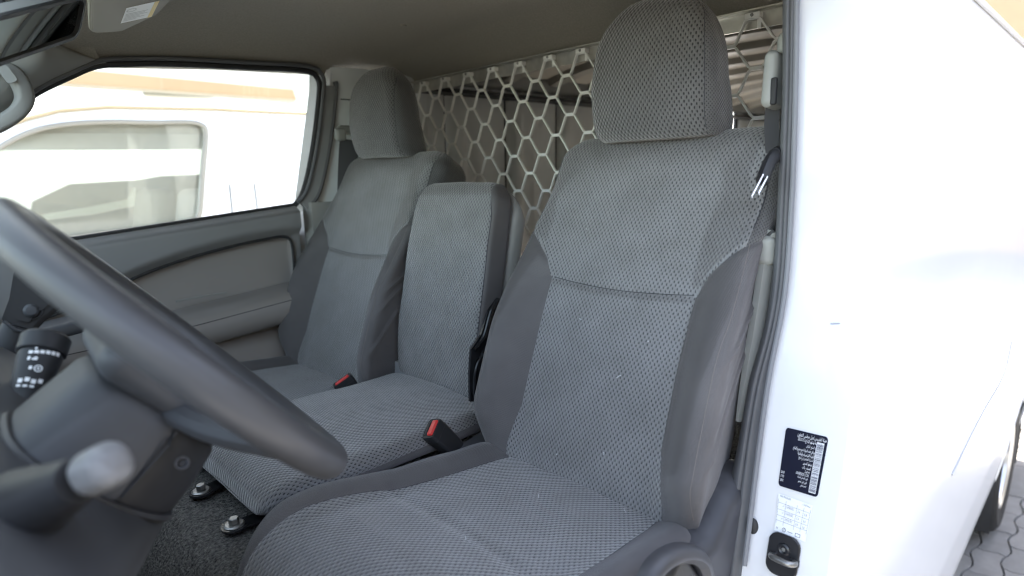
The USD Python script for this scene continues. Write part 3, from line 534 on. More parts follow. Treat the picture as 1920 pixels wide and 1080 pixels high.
part(gp, 'screw_cover', slab(rrect(0.02, 0.035, 0.006), 0.003, frame(W(14, 140, .078), *basis((-.2, -1, .1), (-.5, 0, 1)))), TRIM, False)
# far door pillar: painted, with its plastic lower trim
rowsP = []
for z in np.linspace(0.4, 1.38, 30):
    y = float(np.interp(z, [0.4, 0.95, 1.38], [0.775, 0.765, 0.70])); x0 = float(np.interp(z, [0.4, 0.965, 1.32], [-0.12, -0.075, -0.015]))
    rowsP.append([(x0 - 0.05, y + 0.03, z), (x0, y + 0.004, z), (x0 + 0.006, y - 0.01, z), (x0 + 0.06, y - 0.03, z), (x0 + 0.20, y - 0.035, z), (x0 + 0.33, y - 0.01, z), (0.34, y + 0.02, z)])
part(van, 'far_door_pillar', grid(rowsP), WHITE_IN, 40)
part(van, 'pillar_joint', tube([(x, 0.672 + (0.04 if x < 0 else 0.0) * 0, 1.285) for x in np.linspace(0.0, 0.14, 5)], 0.002, 6), GREYRUB)
part(van, 'far_pillar_lower_trim', grid([[(x0, np.interp(z, [0.3, .97], [.74, .727]) + d, z) for x0, d in ((-0.115, .03), (-0.10, 0.0), (0.0, -0.012), (0.12, -.012), (0.3, .0))] for z in np.linspace(0.3, 0.975, 8)]), TRIM, 50)
# dashboard: knee panel with the gap round the column, and the body ahead of it
hub = np.array([-.8196, -.3994, .8813]); th, ph = .85115, -.12744                              # steering hub and column axis
nz_ = np.array([np.sin(th) * np.cos(ph), np.sin(th) * np.sin(ph), np.cos(th)]); ax_ = np.cross(nz_, [0, 1, 0]); ax_ /= np.linalg.norm(ax_); bx_ = np.cross(nz_, ax_)
knee = []
for b in np.linspace(-.30, .42, 40):
    ab = -.146 + (b + .055) * .456 if b > -.055 else -.146
    row = spline([(.115, .34), (.118, .22), (.108, .165), (.075, .142), (.5 * (.075 + ab), .138), (ab + .022, .143), (ab + .002, .165), (ab - .012, .23), (ab - .03, .40)], 40)
    knee.append([hub + ax_ * a - nz_ * s_ + bx_ * b for a, s_ in row])
dsh = part(van, 'dashboard', grid(knee, flip=True), DASH, 60)
part(dsh, 'upper_body', rbox((0.45, 1.42, 0.35), 0.06, 2, trimesh.transformations.translation_matrix((-1.32, 0.02, 0.76))), DASH)
part(dsh, 'lower_body', box((-1.5, -0.72, 0.1), (-1.12, 0.72, 0.6)), DASH, False)

# ------------------------------------------------------------------ passenger door
dr = thing('passenger_door', 'closed passenger door with grey trim, armrest and wide side window', 'door', (-0.6, 0.76, 0.3))
sill = lambda x: np.interp(x, [-1.3, -0.7, -0.15, 0.0], [0.872, 0.9185, 0.966, 0.978])
openg = list(edge[::-1]) ; rear = spline([W(a, b) for a, b in [(590, 138), (599, 152), (600, 175), (592, 250), (578, 330), (564, 372), (552, 386)]], 40)
ring = np.vstack([edge[::-1], rear[1:]])
part(dr, 'window_seal', sweep(ring + [0, 0.004, 0], circ(0.0085, 10), up=(0, 1, 0.1)), RUBBER)
part(dr, 'opening_welt', sweep(np.vstack([edge[k0 - 30::-1], rear]) * 1.0 + np.array([0, -0.012, 0.012]), circ(0.007, 10), up=(0, 1, 0.1)) if False else sweep(ring + np.array([0.006, -0.014, 0.010]), circ(0.006, 10), up=(0, 1, .1)), GREYRUB)
part(dr, 'rear_frame', sweep(rear[6:] + [0.024, -0.004, 0], [(.018, -.01), (.018, .01), (-.014, .014), (-.016, -.01)], up=(0, -1, 0)), DOORTOP, 50)
part(dr, 'frame_edge', tube(rear[4:] + [0.045, -0.014, 0.0], 0.008, 8, up=(0, -1, 0)), GREYRUB)
gl = np.vstack([ring, [(-0.16, 0.757, 0.95), (-0.7, 0.762, 0.90), (-1.2, 0.765, 0.86)]])
part(dr, 'window_glass', slab(Polygon(gl[:, [0, 2]]).buffer(0.03), 0.004, frame(P0w - [0, 0, P0w[2]] + [0, 0.006 + .93 * .06 / .42, 0], [1, 0, 0], np.array([0, -.06, .42]) / np.hypot(.42, .06) * np.hypot(.42, .06) / .42, -Nw)), GLASS, False)
# trim panel as one pressed skin: upper band, groove, insert, lower pocket
gx = [W(a, b)[[0, 2]] for a, b in [(-40, 622), (100, 588), (250, 522), (330, 490), (400, 470), (470, 453), (522, 443), (540, 446), (547, 462), (546, 530)]]
gx = spline([at(a, b, y=.735)[[0, 2]] for a, b in [(-60, 632), (100, 590), (250, 522), (330, 491), (400, 470), (470, 453), (522, 443)]], 40)
gz = lambda x: np.interp(x, gx[:, 0], gx[:, 1])
nx, nz = 150, 110; xs = np.linspace(-1.35, -0.125, nx); tz = np.linspace(0, 1, nz); PD = []
for t in tz:
    row = []
    for x in xs:
        top = sill(x); z = 0.14 + (top - 0.14) * t; gzz = gz(min(x, -0.19)); 
        ins = sm(gzz - z, 0.0, 0.012) * sm(-0.163 - x, 0.0, 0.012)
        y = 0.742 - 0.022 * sm(z, gzz - 0.004, gzz + 0.03) * (1 - sm(z, top - 0.035, top) * 0.0) + 0.012 * ins
        y -= 0.02 * (1 - sm(z, 0.60, 0.66)) * (1 - sm(z, 0.3, 0.35) * 0)
        y += 0.03 * sm(z, top - 0.022, top) ** 2
        y -= 0.012 * sm(x, -0.19, -0.16) * (1 - sm(x, -.14, -.125)) * 0
        y += 0.05 * sm(x, -0.14, -0.125)
        row.append((x, y, z))
    PD.append(row)
pg = grid(PD); fld = np.array([(z > gz(min(x, -0.19)) or x > -0.165) for x, y, z in pg.vertices]).astype(float) - 0.5
g2 = np.minimum(gz(np.minimum(pg.vertices[:, 0], -0.19)) - 0.004 - pg.vertices[:, 2], -0.168 - pg.vertices[:, 0])
(vt, ft), (vi, fi) = cut(pg.vertices, pg.faces, g2)
part(dr, 'upper_trim', trimesh.Trimesh(vt, ft, process=False), DOORTOP, 50); part(dr, 'insert_panel', trimesh.Trimesh(vi, fi, process=False), DOORIN, 50)
crn = [np.array([x, 0.741, z - 0.002]) for x, z in gx] + [np.array([-.182, .741, gz(-.19) - .006]), np.array([-.170, .741, gz(-.19) - .022]), np.array([-.168, .741, .80]), np.array([-.172, .741, .72]), np.array([-.175, .741, .62])]
part(dr, 'insert_groove', tube(spline(crn, 90), 0.0045, 8, up=(0, 1, 0)), RUBBER)
arm = []
for x in np.linspace(-1.1, -0.155, 50):
    e = 1 - 0.9 * sm(x, -0.20, -0.155) ** 1.0; tz_ = np.interp(x, [-1.1, -0.55, -0.19], [0.655, 0.69, 0.722]); d = 0.085 * (0.55 + 0.45 * sm(x, -0.95, -0.45)) * max(e, 0.35)
    h = 0.105 * (0.7 + .3 * sm(x, -.9, -.4))
    arm.append([(x, 0.75, tz_ + 0.012), (x, 0.74 - d * 0.35, tz_ + 0.006), (x, 0.74 - d * 0.85, tz_ - 0.004), (x, 0.74 - d, tz_ - 0.022), (x, 0.74 - d, tz_ - h * .55), (x, 0.74 - d * .8, tz_ - h * .85), (x, 0.74 - d * .3, tz_ - h), (x, 0.75, tz_ - h)])
arm.append([np.array([-0.150, 0.735, 0.70])] * 8)
ap = part(dr, 'armrest', grid(arm, flip=True), DOORIN, 60)
part(ap, 'armrest_slot', tube(spline([at(a, b, y=.70) for a, b in [(330, 565), (380, 556), (424, 549)]], 12), 0.0035, 6), TRIM)
part(ap, 'armrest_seam', tube(spline([np.array([x, 0.74 - 0.085 * (0.55 + 0.45 * sm(x, -0.95, -0.45)) + .0005, np.interp(x, [-1.1, -0.55, -0.19], [0.655, 0.69, 0.722]) - 0.024]) for x in np.linspace(-.8, -.22, 20)], 40), 0.0012, 6), RUBBER)
pk = []
for x in np.linspace(-0.55, -0.17, 24): pk.append([(x, 0.735, 0.60), (x, 0.69 + 0.03 * sm(x, -.3, -.17), 0.57), (x, 0.665 + 0.05 * sm(x, -.28, -.17), 0.46), (x, 0.68 + .04 * sm(x, -.28, -.17), 0.36), (x, 0.735, 0.33)])
part(dr, 'door_pocket', grid(pk, flip=True), DOORIN, 60)
part(dr, 'belt_moulding', tube([(x, 0.757, sill(x) + 0.004) for x in np.linspace(-1.2, -0.14, 30)], 0.005, 8), RUBBER)

# ------------------------------------------------------------------ mesh partition behind the seats
mp = thing('mesh_partition', 'cream expanded-metal security screen under an aluminium rail behind the seats', 'security screen', (0.28, 0, 0.6))
XP = 0.28
part(mp, 'top_rail', cat(box((XP + 0.012, -0.70, 1.322), (XP + 0.016, 0.75, 1.354)), box((XP - 0.010, -0.70, 1.3545), (XP + 0.016, 0.75, 1.3575))), ALU, False)
def strand(row):
    pts = []; z0 = 1.340 - 0.0496 * row; z1 = z0 - 0.0496 + 0.0039; off = lambda r: 0.064 - 0.0055 * r + (0.0555 if r % 2 else 0.0)
    ya, yb = off(row), off(row + 1)
    for k in range(-8, 8):
        a = ya + 0.111 * k; b = yb + 0.111 * k
        if b < a: b += 0.111
        for y, z in ((a - 0.0145, z0), (a + 0.0145, z0), (b - 0.0145, z1), (b + 0.0145, z1)):
            if -0.70 < y < 0.75: pts.append((y, z))
    P = np.array([(XP, y, z) for y, z in pts]); fine = []
    for i in range(len(P) - 1):                                        # small bends instead of sharp kinks
        for t in (0.05, 0.95): fine.append(P[i] + (P[i + 1] - P[i]) * t)
    pr = [(-.0036, -.0019), (-.0036, .0019), (-.001, .0019), (0, .0009), (.001, .0019), (.0036, .0019), (.0036, -.0019), (.001, -.0019), (0, -.0009), (-.001, -.0019)]
    return sweep(fine, [(b, a) for a, b in pr], up=(1, 0, 0))
for r in range(13): part(mp, 'mesh_strand', strand(r), MESHP, False)
for y in [0.064 + 0.111 * k for k in range(-6, 6)]:
    if not -0.68 < y < 0.74: continue
    cl = part(mp, 'rail_clip', cat(rbox((0.018, 0.032, 0.012), 0.002, 1, trimesh.transformations.translation_matrix((XP + 0.003, y, 1.3455)))), MESHP, False)
    part(cl, 'rivet', lathe([(0, 0.003), (0.003, 0.002), (0.0035, 0)], (XP - 0.006, y, 1.3465), (-1, 0, 0), 10), STEEL)
    part(cl, 'tab', box((XP + 0.006, y - 0.014, 1.322), (XP + 0.0085, y - 0.006, 1.3445)), MESHP, False)

# ------------------------------------------------------------------ seats
def pad(O, U, V, W, vs, sec, N=230, cap0=True, cap1=True, ncap=7):
    """A padded cover: closed cross-sections (across U, thickness W) stacked along V. Returns vertices, faces, ua, v and a point sampler."""
    rows, UA = [], []
    for v in vs:
        hw, f, b, rc, rb, bol, *tp = sec(v); tp = tp[0] if tp else 0.0
        rc = max(min(rc, (f - b) * 0.48, hw * 0.9), 1e-3); rb = max(min(rb, (f - b) * 0.48, hw * 0.9), 1e-3)
        uu = np.linspace(hw - rc, -(hw - rc), 160); pts = []
        pts += [(u, b) for u in np.linspace(0, hw - tp - rb, 20)]
        pts += [(hw - tp - rb + rb * np.sin(t), b + rb - rb * np.cos(t)) for t in np.linspace(0, np.pi / 2, 12)]
        fe = f + float(bol(np.array([hw - rc]))[0])
        pts += [(hw - tp * (1 - k), b + rb + (fe - rc - b - rb) * k) for k in np.linspace(0, 1, 20)]
        pts += [(hw - rc + rc * np.cos(t), fe - rc + rc * np.sin(t)) for t in np.linspace(0, np.pi / 2, 16)]
        fr = f + bol(uu)
        pts += list(zip(uu, fr))
        fe2 = f + float(bol(np.array([-(hw - rc)]))[0])
        pts += [(-(hw - rc + rc * np.sin(t)), fe2 - rc + rc * np.cos(t)) for t in np.linspace(0, np.pi / 2, 16)]
        pts += [(-(hw - tp * (1 - k)), b + rb + (fe2 - rc - b - rb) * k) for k in np.linspace(1, 0, 20)]
        pts += [(-(hw - tp - rb + rb * np.cos(t)), b + rb - rb * np.sin(t)) for t in np.linspace(0, np.pi / 2, 12)]
        pts += [(u, b) for u in np.linspace(-(hw - tp - rb), 0, 20)]
        p = np.array(pts); d = np.r_[0, np.cumsum(np.hypot(*np.diff(p, axis=0).T))]; keep = np.r_[True, np.diff(d) > 1e-9]; p, d = p[keep], d[keep]
        s = np.linspace(0, d[-1], 4 * N + 1); q = np.c_[np.interp(s, d, p[:, 0]), np.interp(s, d, p[:, 1])]
        k = max(1, int(0.010 / (d[-1] / (4 * N)))); ker = np.hanning(2 * k + 3)[1:-1]; ker /= ker.sum()
        q = np.c_[[np.convolve(np.r_[c[-k - 1:-1], c, c[1:k + 1]], ker, 'valid') for c in q.T]].T
        d = np.r_[0, np.cumsum(np.hypot(*np.diff(q, axis=0).T))]; mid = d[2 * N]
        # even spacing to both sides of the middle of the front
        s = np.r_[np.linspace(0, mid, N // 2 + 1), np.linspace(mid, d[-1], N // 2 + 1)[1:]]
        rows.append(np.c_[np.interp(s, d, q[:, 0]), np.interp(s, d, q[:, 1])]); UA.append(mid - s)
    R = np.array(rows); UA = np.array(UA); vv = np.array(vs, float); VV = np.repeat(vv[:, None], R.shape[1], 1)
    def capped(r, ua, sign):
        w0 = (r[:, 1].max() + r[:, 1].min()) / 2; h = (r[:, 1].max() - r[:, 1].min()) / 2; out = []
        for k in range(1, ncap + 1):
            t = k / ncap; q = r.copy(); q[:, 1] = w0 + (r[:, 1] - w0) * (1 - t); q[:, 0] = r[:, 0] * (1 - 0.04 * t); out.append((q, ua, sign * h * t))
        return out
    if cap1:
        for q, ua, dv in capped(R[-1], UA[-1], 1):
            R = np.concatenate([R, q[None]]); UA = np.vstack([UA, ua]); VV = np.vstack([VV, VV[len(vv) - 1 if not cap0 else -1][None] * 0 + vv[-1] + dv]); 
    if cap0:
        for q, ua, dv in capped(rows[0], UA[0], -1):
            R = np.concatenate([q[None], R]); UA = np.vstack([ua, UA]); VV = np.vstack([np.full((1, R.shape[1]), vv[0] + dv), VV])
    nlo = ncap if cap0 else 0
    geo_v = np.r_[np.full(nlo, vv[0]), vv, np.full(ncap if cap1 else 0, vv[-1])]
    P = O + R[..., :1] * U + geo_v[:, None, None] * V + R[..., 1:] * W
    m = grid(P, flip=True); v, f = m.vertices.copy(), m.faces.copy()
    n = vnormals(v, f)
    n2 = n.reshape(P.shape); e = n2[:, 0] + n2[:, -1]; e /= np.maximum(np.linalg.norm(e, axis=1, keepdims=True), 1e-9); n2[:, 0] = e; n2[:, -1] = e; n = n2.reshape(-1, 3)
    ok = np.linalg.norm(np.cross(v[f[:, 1]] - v[f[:, 0]], v[f[:, 2]] - v[f[:, 0]]), axis=1) > 1e-12; f = f[ok]
    if (n * (v - v.mean(0))).sum() < 0: f = f[:, ::-1]; n = -n
    return dict(v=v, f=f, n=n, ua=UA.ravel(), vv=VV.ravel(), shape=P.shape[:2], UA=UA, VV=VV)
def dent(p, g, depth, width):
    p['v'] = p['v'] - p['n'] * (depth * np.exp(-(g / width) ** 2))[:, None]
def finish(p):
    n = vnormals(p['v'], p['f']); n2 = n.reshape(*p['shape'], 3); e = n2[:, 0] + n2[:, -1]; e /= np.maximum(np.linalg.norm(e, axis=1, keepdims=True), 1e-9); n2[:, 0] = e; n2[:, -1] = e; p['n'] = n2.reshape(-1, 3)
    p['A'] = np.c_[p['v'], p['n'], p['ua'], p['vv']]
def sample(p, ua, v, lift=0.0):
    """Points on the cover at arc position ua and height v."""
    X = p['v'].reshape(*p['shape'], 3); N = p['n'].reshape(*p['shape'], 3); out = []
    for a, b in zip(np.atleast_1d(ua), np.atleast_1d(v)):
        col = p['VV'][:, 0]; i = int(np.clip(np.searchsorted(col, b) - 1, 0, len(col) - 2)); t = np.clip((b - col[i]) / max(col[i + 1] - col[i], 1e-9), 0, 1); r = []
        for k in (i, i + 1):
            u = p['UA'][k][::-1]; r.append([np.interp(a, u, X[k, ::-1, c]) for c in range(3)] + [np.interp(a, u, N[k, ::-1, c]) for c in range(3)])
        r = np.array(r[0]) * (1 - t) + np.array(r[1]) * t; out.append(r[:3] + r[3:] * lift)
    return np.array(out)
def emit(parent, name, A, f, mat, label=None):
    n = A[:, 3:6] / np.maximum(np.linalg.norm(A[:, 3:6], axis=1, keepdims=True), 1e-9)
    return part(parent, name, (A[:, :3], f), mat, uv=A[:, 6:8], normals=n, label=label)

def make_seat(name, label, yc, dx=0.0, dz=0.0, side=-1, seed=1):
    a = np.radians(21.5); U = np.array([0, 1., 0]); V = np.array([np.sin(a), 0, np.cos(a)]); W = np.array([-np.cos(a), 0, np.sin(a)])
    O = np.array([-0.232 + dx, yc, 0.530 + dz]); s = thing(name, label, 'car seat', (O[0], yc, 0.1), 'seats of the cab')
    # --- backrest
    from scipy.interpolate import PchipInterpolator as PI
    H = 0.645
    hwv = PI([-.08, 0, .06, .2, .30, .40, .5, .58, .645], [.21, .236, .249, .248, .245, .239, .239, .242, .234])
    fv = PI([-.08, 0, .1, .2, .32, .45, .56, .645], [-.01, 0, .010, .012, .008, .001, -.005, -.012])
    bhv = lambda v: 0.046 * sm(v, -.06, .06) * (1 - sm(v, .20, .52)) + 0.006 * (1 - sm(v, .5, .6))
    def sec(v):
        q = np.clip((v - (H - .055)) / .055, 0, 1); qU = np.clip((v - (H - .055)) / .055, 0, 1); q0 = np.clip((-.05 - v) / .03, 0, 1)
        dF = .045 * (1 - np.sqrt(1 - q * q)) + .03 * (1 - np.sqrt(1 - q0 * q0)); dU = .045 * (1 - np.sqrt(1 - qU * qU))
        bh = bhv(v)
        bol = lambda u: bh * (sm(np.abs(u), .140, .225) - 0.12 * sm(np.abs(u), .225, .26))
        return float(hwv(v)) - dU, float(fv(v)) - dF, -.150 + dF * 1.6, .022 + 0.028 * sm(v, .42, .55), .03, bol, .03 * (1 - sm(v, .36, .5)) + .012
    vs = np.r_[np.linspace(-.08, .585, 150), .585 + (.645 - .585) * np.sin(np.linspace(0, np.pi / 2, 18))[1:]]
    p = pad(O, U, V, W, vs, sec, N=230)
    au, v = np.abs(p['ua']), p['vv']
    su = np.interp(v, [-.08, 0, .08, .2, .33, .36, .42], [.178, .172, .153, .152, .154, .156, .16])
    vt = np.interp(au, [.10, .155, .175, .215, .25, .30, .36], [.33, .332, .372, .412, .436, .446, .450])
    g = np.minimum(au - su, vt - v)
    hs = v - (.336 - .010 * np.cos(np.pi * p['ua'] / .32)); front = au < .17
    ridge = np.interp(v, [-.08, 0, .06, .2, .3, .42, .5, .64], [.22, .240, .252, .252, .249, .231, .230, .222])
    dent(p, np.where(g > -.02, g, 1), .0030, .005); dent(p, np.where(front, hs, 1), .0017, .006)
    dent(p, au - ridge, .0018, .003)
    wr = meshkit.noise(np.c_[p['ua'] * 9, v * 5 + p['ua'] * 14, np.full(len(v), seed * 3.7)]); p['v'] = p['v'] + p['n'] * ((wr - .5) * .006 * sm(au, .25, .30))[:, None]
    for k in range(7):                                                         # pulled folds on the side of the bolster
        c = .06 + .055 * k; dd = (v - c) - (au - .26) * (1.7 + .2 * np.sin(k * 5 + seed)); p['v'] = p['v'] + p['n'] * (.0065 * np.exp(-(dd / .009) ** 2) * sm(au, .258, .285) * (1 - sm(v, .36, .42)) * (0.5 + .5 * np.sin(k * 2.3 + seed)))[:, None]
    p['v'] = p['v'] + p['n'] * ((meshkit.fbm(np.c_[p['ua'] * 7, v * 7, np.full(len(v), seed)], 2) - .5) * .0018)[:, None]
    finish(p)
    (An, fn), (Ap, fp) = cut(p['A'], p['f'], g)
    back = np.abs(An[:, 6]) - .36; (Au, fu), (Ab, fb) = cut(An, fn, back)
    ha = Au[:, 7] - (.336 - .010 * np.cos(np.pi * Au[:, 6] / .32)); (Al, fl), (At, ft_) = cut(Au, fu, ha)
    emit(s, 'backrest_lower_panel', Al, fl, KNIT)
    rg = np.abs(At[:, 6]) - np.interp(At[:, 7], [-.08, .42, .5, .64], [.226, .226, .230, .222])
    (Aa, fa_), (As, fs_) = cut(At, ft_, rg); up_ = emit(s, 'backrest_upper_panel', Aa, fa_, KNIT); emit(up_, 'side_gusset', As, fs_, KNIT_SIDE)
    emit(s, 'backrest_rear_cover', Ab, fb, CLOTH)
    (B1, f1), (B2, f2) = cut(Ap, fp, Ap[:, 6])
    for BB, ff in ((B1, f1), (B2, f2)):
        if len(ff):
            bo = emit(s, 'side_bolster', BB, ff, CLOTH); sg = 1 if BB[:, 6].mean() > 0 else -1
            vr = np.linspace(.0, .425, 60); part(bo, 'ridge_stitching', tube(sample(p, sg * np.interp(vr, [-.08, 0, .06, .2, .3, .42, .5], [.22, .240, .252, .252, .249, .231, .230]), vr, 0.0), 0.0008, 6), THREAD)
    uu = np.linspace(-.15, .15, 40); part(s, 'panel_seam', tube(sample(p, uu, .336 - .010 * np.cos(np.pi * uu / .32), -0.0004), 0.0009, 6), DARKTHREAD)
    for sg in (-1, 1):
        vr = np.linspace(.45, .60, 20); part(s, 'edge_seam', tube(sample(p, sg * np.interp(vr, [.42, .5, .64], [.226, .230, .222]), vr, 0.0), 0.001, 6), DARKTHREAD)
    # --- headrest
    ah = np.radians(1.5); Vh = np.array([np.sin(ah), 0, np.cos(ah)]); Wh = np.array([-np.cos(ah), 0, np.sin(ah)]); Oh = O + V * .610 + W * .004; HH = .248
    def sech(v):
        q = np.clip((v - (HH - .09)) / .09, 0, 1); qU = np.clip((v - (HH - .13)) / .13, 0, 1); q0 = np.clip((.03 - v) / .03, 0, 1)
        dF = .048 * (1 - np.sqrt(1 - q * q)) + .02 * (1 - np.sqrt(1 - q0 * q0)); dU = .082 * (1 - np.sqrt(1 - qU * qU)) + .012 * (1 - np.sqrt(1 - q0 * q0))
        hw = np.interp(v, [0, .08, .2, .26], [.128, .130, .122, .110]) - dU
        bol = lambda u: -.020 * (np.abs(u) / .13).clip(0, 1) ** 2.2
        return hw, np.interp(v, [0, .05, .1, .26], [.026, .040, .046, .038]) - dF, np.interp(v, [0, .1, .26], [-.085, -.062, -.050]) + dF * .35, .036, .03, bol
    vs = np.r_[.03 - .03 * np.cos(np.linspace(0, np.pi / 2, 10))[:-1], np.linspace(.03, HH - .09, 50), HH - .09 + .09 * np.sin(np.linspace(0, np.pi / 2, 22))[1:]]
    p = pad(Oh, U, Vh, Wh, vs, sech, N=170)
    au, v = np.abs(p['ua']), p['vv']; sr = np.interp(v, [0, .1, .2, .26, .3], [.116, .120, .112, .088, .07])
    dent(p, au - sr, .0018, .003)
    p['v'] = p['v'] + p['n'] * ((meshkit.fbm(np.c_[p['ua'] * 9, v * 9, np.full(len(v), seed + 5.)], 3) - .5) * .005)[:, None]
    finish(p); hs_ = np.abs(p['ua']) - sr
    (A1, f1), (A2, f2) = cut(p['A'], p['f'], hs_)
    hd = emit(s, 'headrest', A1, f1, KNIT_HEAD_SHADED); emit(hd, 'side_gusset', A2, f2, KNIT_SIDE)
    for sg in (-1, 1):
        vr = np.linspace(.01, .215, 40); part(hd, 'edge_seam', tube(sample(p, sg * np.interp(vr, [0, .1, .2, .26, .3], [.116, .120, .112, .088, .07]), vr, -.0003), .0009, 6), DARKTHREAD)
    # --- cushion
    tilt = np.radians(5.5); Vc = np.array([-np.cos(tilt), 0, np.sin(tilt)]); Wc = np.array([np.sin(tilt), 0, np.cos(tilt)]); Oc = np.array([-0.205 + dx, yc, 0.505 + dz]); L = .545
    def secc(v):
        q = np.clip((v - (L - .11)) / .11, 0, 1); qU = np.clip((v - (L - .10)) / .10, 0, 1); q0 = np.clip((.02 - v) / .04, 0, 1)
        dF = .10 * (1 - np.sqrt(1 - q * q)) + .02 * q0; dU = .075 * (1 - np.sqrt(1 - qU * qU))
        hw = np.interp(v, [-.06, .05, .25, .42, .545], [.235, .25, .255, .262, .262]) - dU; bh = .024 * (1 - .45 * sm(v, .32, .5)) * sm(v, -.02, .06)
        bol = lambda u: bh * sm(np.abs(u), .155, .222) + .008 * (1 - (np.abs(u) / .17).clip(0, 1) ** 2) * sm(v, .0, .15)
        return hw, np.interp(v, [-.06, 0, .12, .26, .40, .545], [-.006, 0, -.004, -.004, .008, .004]) - dF, -.125, .045, .02, bol
    vs = np.r_[np.linspace(-.06, L - .11, 105), L - .11 + .11 * np.sin(np.linspace(0, np.pi / 2, 40))[1:]]
    p = pad(Oc, U, Vc, Wc, vs, secc, N=230)
    au, v = np.abs(p['ua']), p['vv']
    suc = np.interp(v, [-.06, 0, .15, .28, .33, .45, .52, .6], [.158, .163, .172, .178, .186, .196, .196, .19]); g = au - suc
    fx = v - .297; dent(p, g, .0028, .005); dent(p, np.where(au < .19, fx, 1), .0030, .012)
    p['v'] = p['v'] + p['n'] * ((meshkit.fbm(np.c_[p['ua'] * 6, v * 6, np.full(len(v), seed + 9.)], 3) - .5) * .009)[:, None]
    for k in range(5):
        dd = (v - (.02 + .05 * k)) - (au - .26) * (.6 - .1 * k); p['v'] = p['v'] + p['n'] * (.002 * np.exp(-(dd / .008) ** 2) * sm(au, .24, .27))[:, None]
    finish(p)
    (An, fn), (Ap, fp) = cut(p['A'], p['f'], g)
    (Au, fu), (Af, ff) = cut(An, fn, An[:, 7] - .297)
    emit(s, 'cushion_panel', Au, fu, KNIT); emit(s, 'cushion_front_panel', Af, ff, KNIT)
    (B1, f1), (B2, f2) = cut(Ap, fp, Ap[:, 6])
    for BB, ff in ((B1, f1), (B2, f2)): emit(s, 'cushion_bolster', BB, ff, CLOTH)
    uu = np.linspace(-.178, .178, 40); part(s, 'cushion_seam', tube(sample(p, uu, np.full(40, .297), -.0018), .001, 6), DARKTHREAD)
    for sg in (-1, 1):
        vr = np.linspace(0.02, .47, 70); part(s, 'bolster_seam', tube(sample(p, sg * np.interp(vr, [-.06, 0, .15, .28, .33, .45, .52, .6], [.158, .163, .172, .178, .186, .196, .196, .19]), vr, -.0006), .0009, 6), DARKTHREAD)
    part(s, 'seat_frame', cat(box((-0.66 + dx, yc - .21, .40), (-0.20 + dx, yc + .21, .415)), box((-0.60 + dx, yc - .2, .33), (-0.25 + dx, yc - .17, .40)), box((-0.60 + dx, yc + .17, .33), (-0.25 + dx, yc + .2, .40))), BLACKM, False)
    return s
drv = make_seat('driver_seat', 'grey knit driver seat with plain dark bolsters, nearest the open door', -0.44)
psg = make_seat('passenger_seat', 'grey knit seat with tall headrest beside the far side window', 0.452, seed=2)
_a = np.radians(21.5); _W = np.array([-np.cos(_a), 0, np.sin(_a)]); _P = np.array([-.232, -.44, .53]) + _W * .014
LINT = pm('pale_lint', (0.6, 0.6, 0.6), 0.9)
for q_ in [at_plane(a, b, _P, _W) for a, b in ((1045, 852), (1132, 850), (1160, 706), (1088, 598), (1215, 640), (1100, 430))] + [at(a, b, z=.545) for a, b in ((1172, 956), (870, 1010), (1010, 930), (800, 1005))]:
    d_ = rng.normal(size=3) * .0022; part(drv, 'lint', tube(spline([q_ - d_, q_ + rng.normal(size=3) * .0009, q_ + d_], 6), .00045, 5), LINT)
# driver seat: plastic side shield with hollow for the lever
sh = [at(a, b, y=-.662) for a, b in [(1376, 858), (1352, 882), (1330, 915), (1312, 955), (1296, 984), (1272, 1010), (1240, 1052), (1215, 1100), (1180, 1190), (1330, 1300), (1372, 1150), (1380, 980), (1384, 900)]]
o = Polygon([(p[0], p[2]) for p in sh]).buffer(-.012).buffer(.012)
def dome_plate(poly, y0, t, sign=-1, r=0.02, M=None):
    ms = []; prev = None
    for k in range(6):
        q = np.sin(k / 5 * np.pi / 2); ins = r * (1 - np.sqrt(max(1 - q * q, 0)))
        pp = poly.buffer(-ins) ; y1 = y0 + sign * t * q
        if prev is not None and not pp.is_empty: ms.append(slab(pp, abs(y1 - prev) + .0003, frame((0, max(prev, y1), 0), [1, 0, 0], [0, 0, 1], [0, -1, 0])))
        prev = y1
    return cat(*ms)
def pillow(poly, M, t, r, step=.006):
    x0, y0, x1, y1 = poly.bounds; X, Y = np.meshgrid(np.arange(x0 - step, x1 + 2 * step, step), np.arange(y0 - step, y1 + 2 * step, step)); pts = shapely.points(X.ravel(), Y.ravel())
    d = np.where(shapely.contains(poly, pts), 1, -1) * shapely.distance(poly.exterior, pts); g_ = grid(np.stack([X, Y, 0 * X], -1)); _, (vv_, ff_) = cut(np.c_[g_.vertices, d], g_.faces, d)
    q = np.clip(vv_[:, 3] / r, 0, 1); return T(trimesh.Trimesh(np.c_[vv_[:, :2], t * np.sqrt(np.maximum(1 - (1 - q) ** 2, 0))], ff_, process=False), M)
shp = part(drv, 'side_shield', pillow(o, frame((0, -0.658, 0), [1, 0, 0], [0, 0, 1], [0, -1, 0]), .045, .03), SHIELD, 60, label='charcoal plastic side shield at the base of the seat')
lv = spline([at(a, b, y=-.715) for a, b in [(1205, 1110), (1222, 1072), (1250, 1046), (1282, 1036), (1312, 1048), (1322, 1085)]], 40)
part(shp, 'recline_surround', sweep(lv, [(.010, -.010), (.012, .006), (.004, .014), (-.006, .012), (-.012, .002), (-.010, -.010)], up=(0, -1, 0)), SHIELD, 50)
part(shp, 'recline_lever', rbox((0.045, 0.03, 0.12), 0.012, 2, frame(at(1275, 1085, y=-.705), *[np.array(q) for q in ([.8, 0, .6], [0, 1, 0], [-.6, 0, .8])])), BLACKP)

